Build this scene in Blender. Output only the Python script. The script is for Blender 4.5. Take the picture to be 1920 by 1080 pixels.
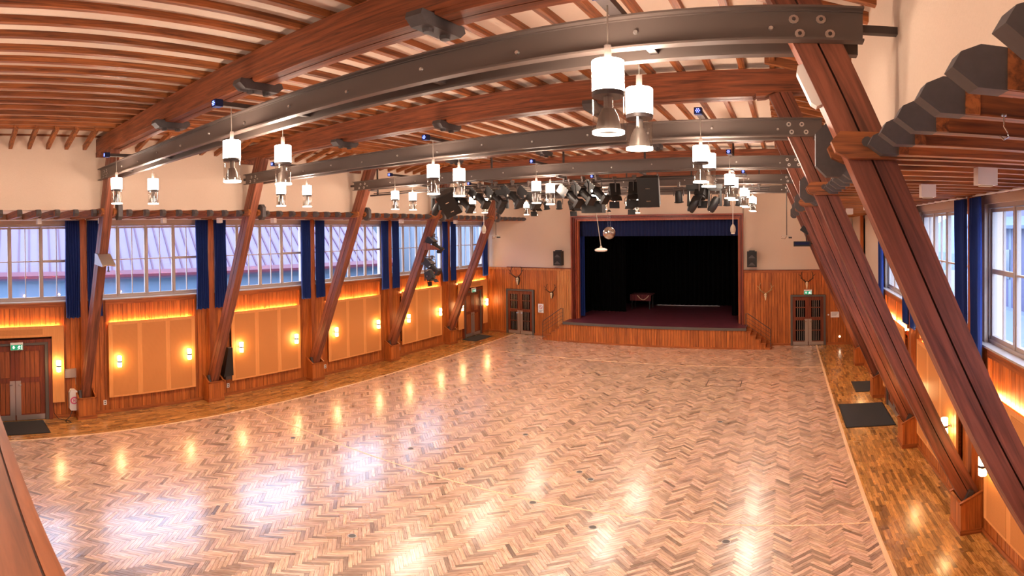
import bpy, math, random
import numpy as np
from mathutils import Vector, Matrix
random.seed(11)
for _o in list(bpy.data.objects): bpy.data.objects.remove(_o)
S = bpy.context.scene
C = S.collection

# ------------------------------------------------------------------ camera
# the photograph is a stitched panorama: longitude / latitude lens, 109.6 degrees wide
W = 16.89                       # hall width between the side walls
EYE = Vector((14.02, 0.0, 5.0)) # standing on the balcony, right of the middle
F, Y0 = 1003.99, 444.54
yaw, pitch, roll = 0.5084, -0.0111, -0.0115
r_ = Vector((math.cos(yaw), math.sin(yaw), 0)); f_ = Vector((-math.sin(yaw), math.cos(yaw), 0)); u_ = Vector((0, 0, 1))
f_, u_ = f_*math.cos(pitch)+u_*math.sin(pitch), u_*math.cos(pitch)-f_*math.sin(pitch)
r_, u_ = r_*math.cos(roll)+u_*math.sin(roll), u_*math.cos(roll)-r_*math.sin(roll)
cam = bpy.data.cameras.new('camera'); cam_o = bpy.data.objects.new('camera', cam); C.objects.link(cam_o)
cam.type = 'PANO'; cam.panorama_type = 'EQUIRECTANGULAR'
cam.longitude_min, cam.longitude_max = -960/F, 960/F
cam.latitude_min, cam.latitude_max = -(1080-Y0)/F, Y0/F
cam.clip_start = 0.02; cam.clip_end = 300
cam_o.matrix_world = Matrix(((r_.x, u_.x, -f_.x, EYE.x), (r_.y, u_.y, -f_.y, EYE.y), (r_.z, u_.z, -f_.z, EYE.z), (0, 0, 0, 1)))
S.camera = cam_o

# ------------------------------------------------------------------ sky, exposure
wd = bpy.data.worlds.new('overcast_sky'); S.world = wd; wd.use_nodes = True
wn = wd.node_tree.nodes; wl_ = wd.node_tree.links
bg = wn['Background']; bg.inputs['Color'].default_value = (0.56, 0.71, 1.0, 1); bg.inputs['Strength'].default_value = 6.4
S.view_settings.view_transform = 'Standard'; S.view_settings.look = 'None'
S.view_settings.exposure = 0.75; S.view_settings.gamma = 1.0; S.view_settings.use_curve_mapping = False
PEND_COL = (1.0, 0.80, 0.64); PEND_SHADE = 62.0; PEND_DOWN = 95.0
WARM = (1.0, 0.60, 0.25); SCONCE = 24.0; COVE = 85.0

# ------------------------------------------------------------------ layout numbers
D = 3.869
YK = [3.69 + D*k for k in range(5)]      # the five timber frames
YS = 22.65                               # stage wall
YB = -4.0                                # wall behind the balcony
ZC = 7.385                               # ceiling boards
CL = 2.08                                # clerestory wall, distance from the side wall
BL = 1.50                                # strip floor along the walls
SILL, WTOP = 3.30, 5.36
ORD = ['first', 'second', 'third', 'fourth', 'fifth', 'sixth']

# ------------------------------------------------------------------ materials
MATS = {}
def lin(h):
    h = h.lstrip('#'); c = [int(h[i:i+2], 16)/255 for i in (0, 2, 4)]
    return tuple((x/12.92 if x <= .04045 else ((x+.055)/1.055)**2.4) for x in c)+(1,)
def mat(name):
    m = bpy.data.materials.new(name); m.use_nodes = True; MATS[name] = m
    return m, m.node_tree.nodes, m.node_tree.links, m.node_tree.nodes['Principled BSDF']
def plain(name, col, rough=.5, metal=0, bump=0, bscale=60, spec=.5, vary=0):
    m, n, l, b = mat(name)
    b.inputs['Base Color'].default_value = lin(col); b.inputs['Roughness'].default_value = rough
    b.inputs['Metallic'].default_value = metal; b.inputs['Specular IOR Level'].default_value = spec
    if bump or vary:
        g = n.new('ShaderNodeNewGeometry'); t = n.new('ShaderNodeTexNoise'); t.inputs['Scale'].default_value = bscale
        t.inputs['Detail'].default_value = 3
        l.new(g.outputs['Position'], t.inputs['Vector'])
    if bump:
        bp = n.new('ShaderNodeBump'); bp.inputs['Strength'].default_value = bump; bp.inputs['Distance'].default_value = .01
        l.new(t.outputs['Fac'], bp.inputs['Height']); l.new(bp.outputs['Normal'], b.inputs['Normal'])
    if vary:
        h = n.new('ShaderNodeHueSaturation'); h.inputs['Color'].default_value = lin(col)
        mr = n.new('ShaderNodeMapRange'); mr.inputs['To Min'].default_value = 1-vary; mr.inputs['To Max'].default_value = 1+vary
        l.new(t.outputs['Fac'], mr.inputs['Value']); l.new(mr.outputs['Result'], h.inputs['Value']); l.new(h.outputs['Color'], b.inputs['Base Color'])
    return m
def wood(name, col, dark, axis='z', rough=.45, fine=26, vary=.18, local=False, coat=0, streak=.55):
    m, n, l, b = mat(name)
    if local:
        tc = n.new('ShaderNodeTexCoord'); src = tc.outputs['Object']
    else:
        tc = n.new('ShaderNodeNewGeometry'); src = tc.outputs['Position']
    oi = n.new('ShaderNodeObjectInfo')
    ad = n.new('ShaderNodeVectorMath'); ad.operation = 'ADD'
    mu = n.new('ShaderNodeMath'); mu.operation = 'MULTIPLY'; mu.inputs[1].default_value = 37.0
    l.new(oi.outputs['Random'], mu.inputs[0]); l.new(src, ad.inputs[0]); l.new(mu.outputs[0], ad.inputs[1])
    mp = n.new('ShaderNodeMapping'); s = [fine]*3; s['xyz'.index(axis)] = fine*.055
    mp.inputs['Scale'].default_value = s
    l.new(ad.outputs[0], mp.inputs['Vector'])
    t = n.new('ShaderNodeTexNoise'); t.inputs['Scale'].default_value = 1; t.inputs['Detail'].default_value = 4; t.inputs['Roughness'].default_value = .62; t.inputs['Distortion'].default_value = .6
    l.new(mp.outputs[0], t.inputs['Vector'])
    rp = n.new('ShaderNodeValToRGB'); rp.color_ramp.elements[0].position = .32; rp.color_ramp.elements[1].position = .62
    rp.color_ramp.elements[0].color = lin(dark); rp.color_ramp.elements[1].color = lin(col)
    l.new(t.outputs['Fac'], rp.inputs['Fac'])
    h = n.new('ShaderNodeHueSaturation'); mr = n.new('ShaderNodeMapRange')
    mr.inputs['To Min'].default_value = 1-vary; mr.inputs['To Max'].default_value = 1+vary
    l.new(oi.outputs['Random'], mr.inputs['Value']); l.new(mr.outputs[0], h.inputs['Value']); l.new(rp.outputs['Color'], h.inputs['Color'])
    l.new(h.outputs['Color'], b.inputs['Base Color'])
    b.inputs['Roughness'].default_value = rough; b.inputs['Coat Weight'].default_value = coat; b.inputs['Coat Roughness'].default_value = .2
    bp = n.new('ShaderNodeBump'); bp.inputs['Strength'].default_value = .25; bp.inputs['Distance'].default_value = .004
    l.new(t.outputs['Fac'], bp.inputs['Height']); l.new(bp.outputs['Normal'], b.inputs['Normal'])
    return m
def emit(name, col, strength, base=(.8, .8, .8)):
    m, n, l, b = mat(name)
    b.inputs['Base Color'].default_value = tuple(base)+(1,); b.inputs['Emission Color'].default_value = tuple(col)+(1,)
    b.inputs['Emission Strength'].default_value = strength
    return m
def glassy(name, tint=(1, 1, 1), gloss=.10, rough=.02):
    m, n, l, b = mat(name); n.remove(b)
    t = n.new('ShaderNodeBsdfTransparent'); t.inputs['Color'].default_value = tuple(tint)+(1,)
    g = n.new('ShaderNodeBsdfGlossy'); g.inputs['Roughness'].default_value = rough
    f = n.new('ShaderNodeLayerWeight'); f.inputs['Blend'].default_value = .5
    pw = n.new('ShaderNodeMath'); pw.operation = 'POWER'; pw.inputs[1].default_value = 5
    mx = n.new('ShaderNodeMath'); mx.operation = 'MULTIPLY_ADD'; mx.inputs[1].default_value = .5; mx.inputs[2].default_value = gloss
    mi = n.new('ShaderNodeMixShader'); l.new(f.outputs['Facing'], pw.inputs[0]); l.new(pw.outputs[0], mx.inputs[0]); mx.use_clamp = True
    l.new(mx.outputs[0], mi.inputs[0]); l.new(t.outputs[0], mi.inputs[1]); l.new(g.outputs[0], mi.inputs[2])
    l.new(mi.outputs[0], n['Material Output'].inputs['Surface'])
    return m
plain('plaster', '#CDB7A3', .9, bump=.35, bscale=45, vary=.04)
plain('ceiling_white', '#DCCBBB', .9, bump=.1, bscale=30, vary=.03)
plain('frame_paint', '#B9A99D', .5)
plain('grey_paint', '#4A4444', .6, vary=.2, bscale=25)
plain('steel', '#5C4F49', .45, metal=.1, vary=.08, bscale=3)
plain('steel_dark', '#453B38', .5, metal=.1)
plain('bolt_metal', '#D8D2CC', .3, metal=.9)
plain('black', '#0E0D0D', .55, bump=.1)
plain('black_cloth', '#040404', 1, spec=.1)
plain('black_box', '#1A1817', .5)
plain('backing', '#2A140A', .9)
plain('navy_cloth', '#17357E', .9, vary=.1, bscale=12)
plain('navy_dark', '#14204A', .95)
plain('mat_rubber', '#33302F', .95, bump=.6, bscale=300, vary=.15)
plain('brushed_metal', '#B4ABA2', .35, metal=.75)
plain('lamp_grey', '#7E736B', .4, metal=.3)
plain('silver', '#C9C4BE', .2, metal=1)
plain('white_plastic', '#E6E1DC', .4)
plain('beige_plastic', '#BDAF9C', .5)
plain('bone', '#D9C29B', .7, vary=.25, bscale=30)
plain('antler', '#4A2F1C', .6, vary=.3, bscale=30)
plain('antler_pale', '#A88A5E', .6, vary=.3, bscale=30)
plain('green_sign', '#12935A', .4)
plain('pink_print', '#D0507C', .6)
plain('grey_print', '#5B5B60', .6)
plain('red_print', '#C02A30', .6)
plain('grey_frame', '#575049', .5)
plain('stage_carpet', '#5A2832', .4, bump=.5, bscale=3.5, vary=.7)
plain('maroon_cloth', '#6A2A2E', .8, vary=.3)
plain('groove', '#2B1409', .8)
plain('roof_sky_tint', '#5A4964', .45, vary=.06, bscale=.6)  # red metal roof, its sky reflection put into the base colour
plain('roof_seam', '#431C30', .45)
plain('gutter_red', '#521628', .45)
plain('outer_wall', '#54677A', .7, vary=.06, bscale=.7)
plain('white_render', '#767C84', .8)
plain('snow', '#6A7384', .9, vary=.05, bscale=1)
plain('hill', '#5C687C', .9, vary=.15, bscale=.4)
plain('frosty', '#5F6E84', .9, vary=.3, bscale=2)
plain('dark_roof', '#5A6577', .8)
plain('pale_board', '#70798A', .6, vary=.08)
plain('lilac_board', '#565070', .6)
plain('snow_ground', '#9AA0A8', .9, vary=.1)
plain('window_dark', '#39424E', .2)
glassy('pane_glass', (.97, .98, 1.0), .03)
glassy('clear_glass', (.96, .95, .94), .05)
wood('joist_y', '#A05C2B', '#522A13', 'y', .5)
wood('joist_x', '#A05C2B', '#522A13', 'x', .5)
wood('beam_x', '#8E4C2A', '#542A16', 'x', .5, vary=.1)
wood('strut_wood', '#8E5038', '#552B1C', 'z', .5, 16, vary=.12, local=True)
wood('wall_board', '#C06C2E', '#8A4418', 'z', .42, 20, vary=.16)
wood('wall_board_pale', '#D08A4A', '#A8622E', 'z', .42, 20, vary=.12)
wood('trim_y', '#B0622C', '#7A3A16', 'y', .42, vary=.08)
wood('trim_x', '#B0622C', '#7A3A16', 'x', .42, vary=.08)
wood('post_wood', '#B4622E', '#803C18', 'z', .45, vary=.05)
wood('portal_shaded', '#6E2A1A', '#4A180C', 'z', .4, vary=.05)
wood('portal_lit', '#B86238', '#96452A', 'z', .4, vary=.05)
wood('portal_x', '#96422A', '#6A2614', 'x', .4, vary=.1)
wood('portal_z', '#96422A', '#6A2614', 'z', .4, vary=.1)
wood('door_plank', '#A4582E', '#7A3C1C', 'z', .42, vary=.1)
wood('door_wood', '#7E3A20', '#521F10', 'z', .4, vary=.1)
wood('panel_smooth', '#E8A05C', '#DE924E', 'z', .5, 30, vary=.04)
wood('rail_wood', '#6A3A20', '#4E2812', 'x', .45, vary=.02)
wood('rail_top', '#7C4628', '#5E3018', 'x', .4, vary=.02)
wood('floor_trim', '#EBC59C', '#D8A676', 'y', .35, vary=.05)
def panel_perf():
    m, n, l, b = mat('panel_perf')
    g = n.new('ShaderNodeNewGeometry'); mp = n.new('ShaderNodeMapping'); mp.inputs['Scale'].default_value = (0, 60, 60)
    vo = n.new('ShaderNodeTexVoronoi'); vo.inputs['Scale'].default_value = 1; vo.inputs['Randomness'].default_value = 0
    l.new(g.outputs['Position'], mp.inputs[0]); l.new(mp.outputs[0], vo.inputs['Vector'])
    r = n.new('ShaderNodeValToRGB'); r.color_ramp.elements[0].position = .22; r.color_ramp.elements[1].position = .32
    r.color_ramp.elements[0].color = lin('#96561F'); r.color_ramp.elements[1].color = lin('#DB914E')
    l.new(vo.outputs['Distance'], r.inputs[0]); l.new(r.outputs[0], b.inputs['Base Color']); b.inputs['Roughness'].default_value = .55
panel_perf()
def parquet(name, c0, c1, rough):
    m, n, l, b = mat(name)
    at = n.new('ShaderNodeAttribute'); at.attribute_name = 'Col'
    uv = n.new('ShaderNodeUVMap'); uv.uv_map = 'UVMap'
    mp = n.new('ShaderNodeMapping'); mp.inputs['Scale'].default_value = (5, 70, 1)
    t = n.new('ShaderNodeTexNoise'); t.inputs['Scale'].default_value = 1; t.inputs['Detail'].default_value = 3; t.inputs['Roughness'].default_value = .6
    l.new(uv.outputs[0], mp.inputs[0]); l.new(mp.outputs[0], t.inputs['Vector'])
    rp = n.new('ShaderNodeValToRGB'); rp.color_ramp.elements[0].position = .30; rp.color_ramp.elements[1].position = .60
    rp.color_ramp.elements[0].color = lin(c0); rp.color_ramp.elements[1].color = lin(c1)
    l.new(t.outputs['Fac'], rp.inputs[0])
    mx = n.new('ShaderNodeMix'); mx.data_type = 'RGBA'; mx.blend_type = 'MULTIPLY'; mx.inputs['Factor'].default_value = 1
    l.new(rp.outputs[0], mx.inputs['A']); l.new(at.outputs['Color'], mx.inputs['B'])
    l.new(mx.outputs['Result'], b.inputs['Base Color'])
    b.inputs['Coat Weight'].default_value = .85; b.inputs['Coat Roughness'].default_value = .18; b.inputs['Specular IOR Level'].default_value = .6
    g = n.new('ShaderNodeNewGeometry'); t2 = n.new('ShaderNodeTexNoise'); t2.inputs['Scale'].default_value = 1.3; t2.inputs['Detail'].default_value = 3
    l.new(g.outputs['Position'], t2.inputs['Vector'])
    mr = n.new('ShaderNodeMapRange'); mr.inputs['To Min'].default_value = rough-.07; mr.inputs['To Max'].default_value = rough+.09
    l.new(t2.outputs['Fac'], mr.inputs[0]); l.new(mr.outputs[0], b.inputs['Roughness'])
    bp = n.new('ShaderNodeBump'); bp.inputs['Strength'].default_value = .15; bp.inputs['Distance'].default_value = .003
    l.new(t.outputs['Fac'], bp.inputs['Height']); l.new(bp.outputs[0], b.inputs['Normal'])
parquet('herringbone', '#A8765A', '#E4BC9C', .27)
parquet('strip_oak', '#925A26', '#DEA056', .26)
emit('shade_glow', PEND_COL, PEND_SHADE)
emit('ring_glow', PEND_COL, 8)
emit('opal_glow', WARM, SCONCE)
emit('led_warm', WARM, COVE)
emit('led_blue', (.06, .12, 1.0), 5)
emit('sign_white', (1, 1, 1), .4)
emit('sign_green', (.01, .42, .2), .3, (.01, .3, .14))
emit('socket_glow', (1, .8, .55), 6)

# ------------------------------------------------------------------ mesh helpers
WL = {}
class MB:
    def __init__(s): s.v = []; s.f = []; s.m = None
    def add(s, vs, fs):
        o = len(s.v)
        s.v += [tuple(s.m @ Vector(p)) if s.m else tuple(p) for p in vs]
        s.f += [tuple(i+o for i in f) for f in fs]; return s
    def box(s, x0, x1, y0, y1, z0, z1):
        x0, x1 = min(x0, x1), max(x0, x1); y0, y1 = min(y0, y1), max(y0, y1); z0, z1 = min(z0, z1), max(z0, z1)
        return s.add([(x0, y0, z0), (x1, y0, z0), (x1, y1, z0), (x0, y1, z0), (x0, y0, z1), (x1, y0, z1), (x1, y1, z1), (x0, y1, z1)],
                     [(3, 2, 1, 0), (4, 5, 6, 7), (0, 1, 5, 4), (1, 2, 6, 5), (2, 3, 7, 6), (3, 0, 4, 7)])
    def prism(s, poly, axis, a, b):
        n = len(poly)
        P = {'x': lambda p, t: (t, p[0], p[1]), 'y': lambda p, t: (p[0], t, p[1]), 'z': lambda p, t: (p[0], p[1], t)}[axis]
        return s.add([P(p, a) for p in poly]+[P(p, b) for p in poly],
                     [tuple(range(n))[::-1], tuple(range(n, 2*n))]+[(i, (i+1) % n, n+(i+1) % n, n+i) for i in range(n)])
    def cyl(s, p0, p1, r0, r1=None, n=12, caps=True):
        r1 = r0 if r1 is None else r1
        p0, p1 = Vector(p0), Vector(p1); d = (p1-p0).normalized()
        a = d.orthogonal().normalized(); b = d.cross(a)
        vs = []
        for p, r in ((p0, r0), (p1, r1)):
            for i in range(n):
                t = 2*math.pi*i/n; vs.append(p+(a*math.cos(t)+b*math.sin(t))*r)
        fs = [(i, (i+1) % n, n+(i+1) % n, n+i) for i in range(n)]
        if caps: fs += [tuple(range(n))[::-1], tuple(range(n, 2*n))]
        return s.add(vs, fs)
    def lathe(s, prof, c=(0, 0, 0), n=20):
        vs = []; k = len(prof)
        for i in range(n):
            t = 2*math.pi*i/n
            vs += [(c[0]+r*math.cos(t), c[1]+r*math.sin(t), c[2]+z) for r, z in prof]
        fs = []
        for i in range(n):
            j = (i+1) % n
            fs += [(i*k+q, j*k+q, j*k+q+1, i*k+q+1) for q in range(k-1)]
        return s.add(vs, fs)
    def tube(s, pts, r, n=8):
        pts = [Vector(p) for p in pts]; k = len(pts); rs = r if isinstance(r, (list, tuple)) else [r]*k
        vs = []; up = Vector((0.13, .21, .97))
        for i, p in enumerate(pts):
            d = (pts[min(i+1, k-1)]-pts[max(i-1, 0)]).normalized()
            a = d.cross(up)
            a = a.normalized() if a.length > .05 else d.orthogonal().normalized()
            b = d.cross(a)
            vs += [p+(a*math.cos(2*math.pi*q/n)+b*math.sin(2*math.pi*q/n))*rs[i] for q in range(n)]
        fs = [(i*n+q, i*n+(q+1) % n, (i+1)*n+(q+1) % n, (i+1)*n+q) for i in range(k-1) for q in range(n)]
        fs += [tuple(range(n))[::-1], tuple(range((k-1)*n, k*n))]
        return s.add(vs, fs)
    def ball(s, c, r, n=16, m=10, sc=(1, 1, 1)):
        vs = []
        for i in range(m+1):
            t = math.pi*i/m
            for j in range(n):
                q = 2*math.pi*j/n
                vs.append((c[0]+r*sc[0]*math.sin(t)*math.cos(q), c[1]+r*sc[1]*math.sin(t)*math.sin(q), c[2]+r*sc[2]*math.cos(t)))
        return s.add(vs, [(i*n+j, (i+1)*n+j, (i+1)*n+(j+1) % n, i*n+(j+1) % n) for i in range(m) for j in range(n)])
    def build(s, name, m, parent=None, loc=None, smooth=False):
        xs = np.array(s.v)
        if loc is None:
            lo, hi = xs.min(0), xs.max(0); loc = Vector(((lo[0]+hi[0])/2, (lo[1]+hi[1])/2, lo[2]))
        loc = Vector(loc)
        me = bpy.data.meshes.new(name); me.from_pydata([tuple(p) for p in (xs-np.array(loc))], [], s.f)
        me.materials.append(MATS[m])
        if smooth:
            me.polygons.foreach_set('use_smooth', [True]*len(me.polygons))
            try: me.set_sharp_from_angle(angle=.7)
            except Exception: pass
        return link(name, me, parent, loc)
def link(name, data, parent, loc):
    o = bpy.data.objects.new(name, data); C.objects.link(o); WL[o.name] = Vector(loc)
    if parent: o.parent = parent; o.location = Vector(loc)-WL[parent.name]
    else: o.location = loc
    return o
def empty(name, loc, label=None, cat=None, group=None, kind=None):
    o = link(name, None, None, loc); o.empty_display_size = .1
    return tag(o, label, cat, group, kind)
def tag(o, label=None, cat=None, group=None, kind=None):
    if label: o['label'] = label
    if cat: o['category'] = cat
    if group: o['group'] = group
    if kind: o['kind'] = kind
    return o
def struct(o, label=None): return tag(o, label, None, None, 'structure')
def copy_tree(o, parent=None, loc=None, rot=None):
    c = o.copy(); C.objects.link(c); c.parent = parent
    if loc is not None: c.location = loc
    if rot is not None: c.rotation_euler = rot
    WL[c.name] = Vector(c.location)
    for ch in list(o.children): copy_tree(ch, c)
    return c
CUBES = {}
def piece(name, m, parent, x0, x1, y0, y1, z0, z1):
    """a plain rectangular plank or bar; alike pieces share one unit mesh"""
    if m not in CUBES:
        me = bpy.data.meshes.new('plank_'+m)
        b = MB().box(-.5, .5, -.5, .5, -.5, .5); me.from_pydata(b.v, [], b.f); me.materials.append(MATS[m]); CUBES[m] = me
    o = link(name, CUBES[m], parent, ((x0+x1)/2, (y0+y1)/2, (z0+z1)/2))
    o.scale = (abs(x1-x0), abs(y1-y0), abs(z1-z0)); return o
def bx(*a): return MB().box(*a)
def point(name, parent, loc, power, col, rad=.05):
    li = bpy.data.lights.new(name, 'POINT'); li.energy = power; li.color = col; li.shadow_soft_size = rad
    return link(name, li, parent, loc)
def spot(name, parent, loc, power, col, size=2.2, rad=.05, up=False):
    li = bpy.data.lights.new(name, 'SPOT'); li.energy = power; li.color = col; li.shadow_soft_size = rad
    li.spot_size = size; li.spot_blend = .6
    o = link(name, li, parent, loc)
    if up: o.rotation_euler = (math.pi, 0, 0)
    return o
SIDE = {'left': (lambda x: x, 1), 'right': (lambda x: W-x, -1)}

# ------------------------------------------------------------------ floor
fl = struct(bx(-.3, W+.3, YB, YS+.3, -.20, -.012).build('floor', 'backing'))
def clip(poly, x0, x1, y0, y1):
    for ax, val, sg in ((0, x0, 1), (0, x1, -1), (1, y0, 1), (1, y1, -1)):
        out = []
        for i, p in enumerate(poly):
            q = poly[(i+1) % len(poly)]
            a, b = (p[ax]-val)*sg, (q[ax]-val)*sg
            if a >= 0: out.append(p)
            if a*b < 0:
                t = a/(a-b); out.append(tuple(p[i2]+(q[i2]-p[i2])*t for i2 in range(4)))
        poly = out
        if len(poly) < 3: return None
    return poly
class Blocks:
    def __init__(s): s.v = []; s.f = []; s.uv = []; s.col = []
    def add(s, poly, col, uo, dz=None, depth=.012):
        n = len(poly); o = len(s.v)
        tz = [random.uniform(-.0006, .0006) for _ in range(n)] if dz is None else [dz]*n
        s.v += [(p[0], p[1], tz[i]) for i, p in enumerate(poly)]+[(p[0], p[1], -depth) for p in poly]
        s.f.append(tuple(o+i for i in range(n))); s.uv += [(p[2]+uo[0], p[3]+uo[1]) for p in poly]
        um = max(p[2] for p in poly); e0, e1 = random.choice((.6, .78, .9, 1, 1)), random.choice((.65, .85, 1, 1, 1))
        for p in poly:                                        # block ends darkened: shade of their cupping painted into the colour
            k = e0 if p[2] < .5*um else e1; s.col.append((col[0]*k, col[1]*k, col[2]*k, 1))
        for i in range(n):
            j = (i+1) % n
            s.f.append((o+j, o+i, o+n+i, o+n+j)); s.uv += [(poly[j][2]+uo[0], poly[j][3]+uo[1]), (poly[i][2]+uo[0], poly[i][3]+uo[1])]*2
            s.col += [tuple(c*.6 for c in col[:3])+(1,)]*4
    def mesh(s, name, m, loc=(0, 0, 0)):
        me = bpy.data.meshes.new(name)
        me.from_pydata([(a-loc[0], b-loc[1], c-loc[2]) for a, b, c in s.v], [], s.f)
        u = me.uv_layers.new(name='UVMap'); u.data.foreach_set('uv', np.array(s.uv, 'f').ravel())
        ca = me.color_attributes.new('Col', 'FLOAT_COLOR', 'CORNER'); ca.data.foreach_set('color', np.array(s.col, 'f').ravel())
        me.materials.append(MATS[m]); return me
def blockcol(dark=.13):
    k = random.gauss(.95, .11)
    if random.random() < dark: k *= random.uniform(.45, .75)
    w = random.uniform(-.05, .05)
    return (max(.3, min(1.12, k)), max(.3, min(1.12, k*(1+w*.4))), max(.25, min(1.12, k*(1-w))), 1)
LB, WB = .365, .0608; NB = 6
A45 = math.sqrt(.5); GAP = .0016
def rot45(u, v): return ((u-v)*A45, (u+v)*A45)
allb = []
cx0, cy0 = W/2, 10.0
def blk(u0, u1, v0, v1, horiz):
    g = GAP; pts = [(u0+g, v0+g), (u1-g, v0+g), (u1-g, v1-g), (u0+g, v1-g)]
    out = []
    for (a, b) in pts:
        X, Y = rot45(a, b)
        out.append((X+cx0, Y+cy0)+((a-u0, b-v0) if horiz else (b-v0, a-u0)))
    return out
for b_ in range(-16, 17):
    for a_ in range(-180, 181):
        u = (a_+b_*NB)*WB; v = (a_-b_*NB)*WB
        X, Y = rot45(u, v)
        if not (BL-1 < X+cx0 < W-BL+1 and -1.2 < Y+cy0 < YS+1): continue
        for h in (0, 1):
            P = blk(u, u+LB, v, v+WB, True) if h == 0 else blk(u+LB, u+LB+WB, v+WB-LB, v+WB, False)
            q = clip(P, BL+.05, W-BL-.05, -.9, YS)
            if q: allb.append((q, h, len(q) == 4 and all(abs(q[i][0]-P[i][0]) < 1e-6 for i in range(4)), P))
def inframe(x, y, z=0):
    d = Vector((x, y, z))-EYE; a, b, c = d.dot(r_), d.dot(u_), d.dot(f_)
    px = 960+F*math.atan2(a, c); py = Y0-F*math.atan2(b, math.hypot(a, c))
    return 0 <= px < 1920 and 0 <= py < 1080
cand = []
for i, (q, h, whole, P) in enumerate(allb):
    if whole:
        mx = sum(p[0] for p in P)/4; my = sum(p[1] for p in P)/4
        if inframe(mx, my) and abs(my-8.08) > .02: cand.append(((Vector((mx, my, 0))-EYE).length, i, mx, my))
cand.sort(); near = {i: (mx, my) for _, i, mx, my in cand[:300]}
variants = {}
for h in (0, 1):
    for k in range(14):
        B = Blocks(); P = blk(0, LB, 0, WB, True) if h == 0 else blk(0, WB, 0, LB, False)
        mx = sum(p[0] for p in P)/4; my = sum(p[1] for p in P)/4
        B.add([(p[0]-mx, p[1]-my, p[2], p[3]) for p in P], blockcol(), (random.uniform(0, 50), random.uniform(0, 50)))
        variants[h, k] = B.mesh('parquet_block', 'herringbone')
rest = Blocks()
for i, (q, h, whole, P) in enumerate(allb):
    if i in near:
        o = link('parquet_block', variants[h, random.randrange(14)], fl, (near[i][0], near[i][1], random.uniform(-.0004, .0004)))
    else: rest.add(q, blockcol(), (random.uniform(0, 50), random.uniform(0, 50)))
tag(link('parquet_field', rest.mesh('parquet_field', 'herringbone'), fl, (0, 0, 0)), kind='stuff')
# strip floors along both side walls
for side in ('left', 'right'):
    x_, sg = SIDE[side]
    B = Blocks(); strips = []
    nrow = 26; sw = BL/nrow
    for r in range(nrow):
        x0 = r*sw; y = -1-random.uniform(0, .4)
        while y < YS:
            L = random.choice((.30, .36, .42, .48)); a, b = sorted((x_(x0+.0008), x_(x0+sw-.0008)))
            strips.append((a, b, y, min(y+L-.0015, YS))); y += L
    strips.sort(key=lambda t: (Vector(((t[0]+t[1])/2, (t[2]+t[3])/2, 0))-EYE).length)
    cnt = 0; vari = {}
    for (a, b, y0, y1) in strips:
        L = round(y1-y0, 3)
        if side == 'right' and cnt < 260 and inframe((a+b)/2, (y0+y1)/2):
            key = (L, random.randrange(5))
            if key not in vari:
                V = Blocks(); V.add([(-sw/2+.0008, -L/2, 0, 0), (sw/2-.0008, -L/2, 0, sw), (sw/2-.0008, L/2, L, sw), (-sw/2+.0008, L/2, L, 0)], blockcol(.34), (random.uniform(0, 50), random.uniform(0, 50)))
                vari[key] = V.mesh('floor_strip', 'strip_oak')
            link('floor_strip', vari[key], fl, ((a+b)/2, (y0+y1)/2, 0)); cnt += 1
        else:
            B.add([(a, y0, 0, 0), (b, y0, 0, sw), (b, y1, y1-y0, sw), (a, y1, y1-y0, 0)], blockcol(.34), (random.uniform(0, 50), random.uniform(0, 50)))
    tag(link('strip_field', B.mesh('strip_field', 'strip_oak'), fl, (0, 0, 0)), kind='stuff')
for i, (x0, x1, y0, y1) in enumerate([(BL-.01, BL+.06, -1, YS), (W-BL-.06, W-BL+.01, -1, YS), (BL+.06, W-BL-.06, 8.06, 8.10), (BL+.06, W-BL-.06, 18.9, 18.94)]):
    struct(bx(x0, x1, y0, y1, -.012, .0022).build('trim_%d' % (i+1), 'floor_trim'))
SOCK = [(13.17, 7.52), (7.99, 8.65), (6.45, 8.93), (8.28, 5.4), (4.05, 7.54), (11.15, 7.54), (10.12, 9.56), (10.45, 9.3), (8.16, 11.05), (9.9, 8.0), (12.4, 13.2)]
SOCK.sort(key=lambda t: (t[1]**2+(t[0]-EYE.x)**2))
for i, (x, y) in enumerate(SOCK):
    o = empty('floor_socket', (x, y, 0), 'small round metal floor socket in the parquet, %s nearest to the balcony' % ['the', 'second', 'third', 'fourth', 'fifth', 'sixth', 'seventh', 'eighth', 'ninth', 'tenth', 'eleventh'][i], 'socket', 'round sockets let into the parquet')
    MB().lathe([(0, .0045), (.05, .0045), (.055, .003), (.055, -.002)], (x, y, 0), 20).build('lid', 'grey_frame', o)
    MB().lathe([(.056, -.002), (.056, .005), (.068, .004), (.070, -.002)], (x, y, 0), 20).build('rim', 'brushed_metal', o)
o = empty('floor_hatch', (12.1, 16.8, 0), 'rectangular floor hatch outlined by dark seams before the stage', 'hatch')
for (a, b, c, d) in [(11.55, 12.65, 16.42, 16.44), (11.55, 12.65, 17.12, 17.14), (11.55, 11.57, 16.44, 17.12), (12.63, 12.65, 16.44, 17.12)]:
    piece('seam', 'groove', o, a, b, c, d, -.004, .0026)

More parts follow.
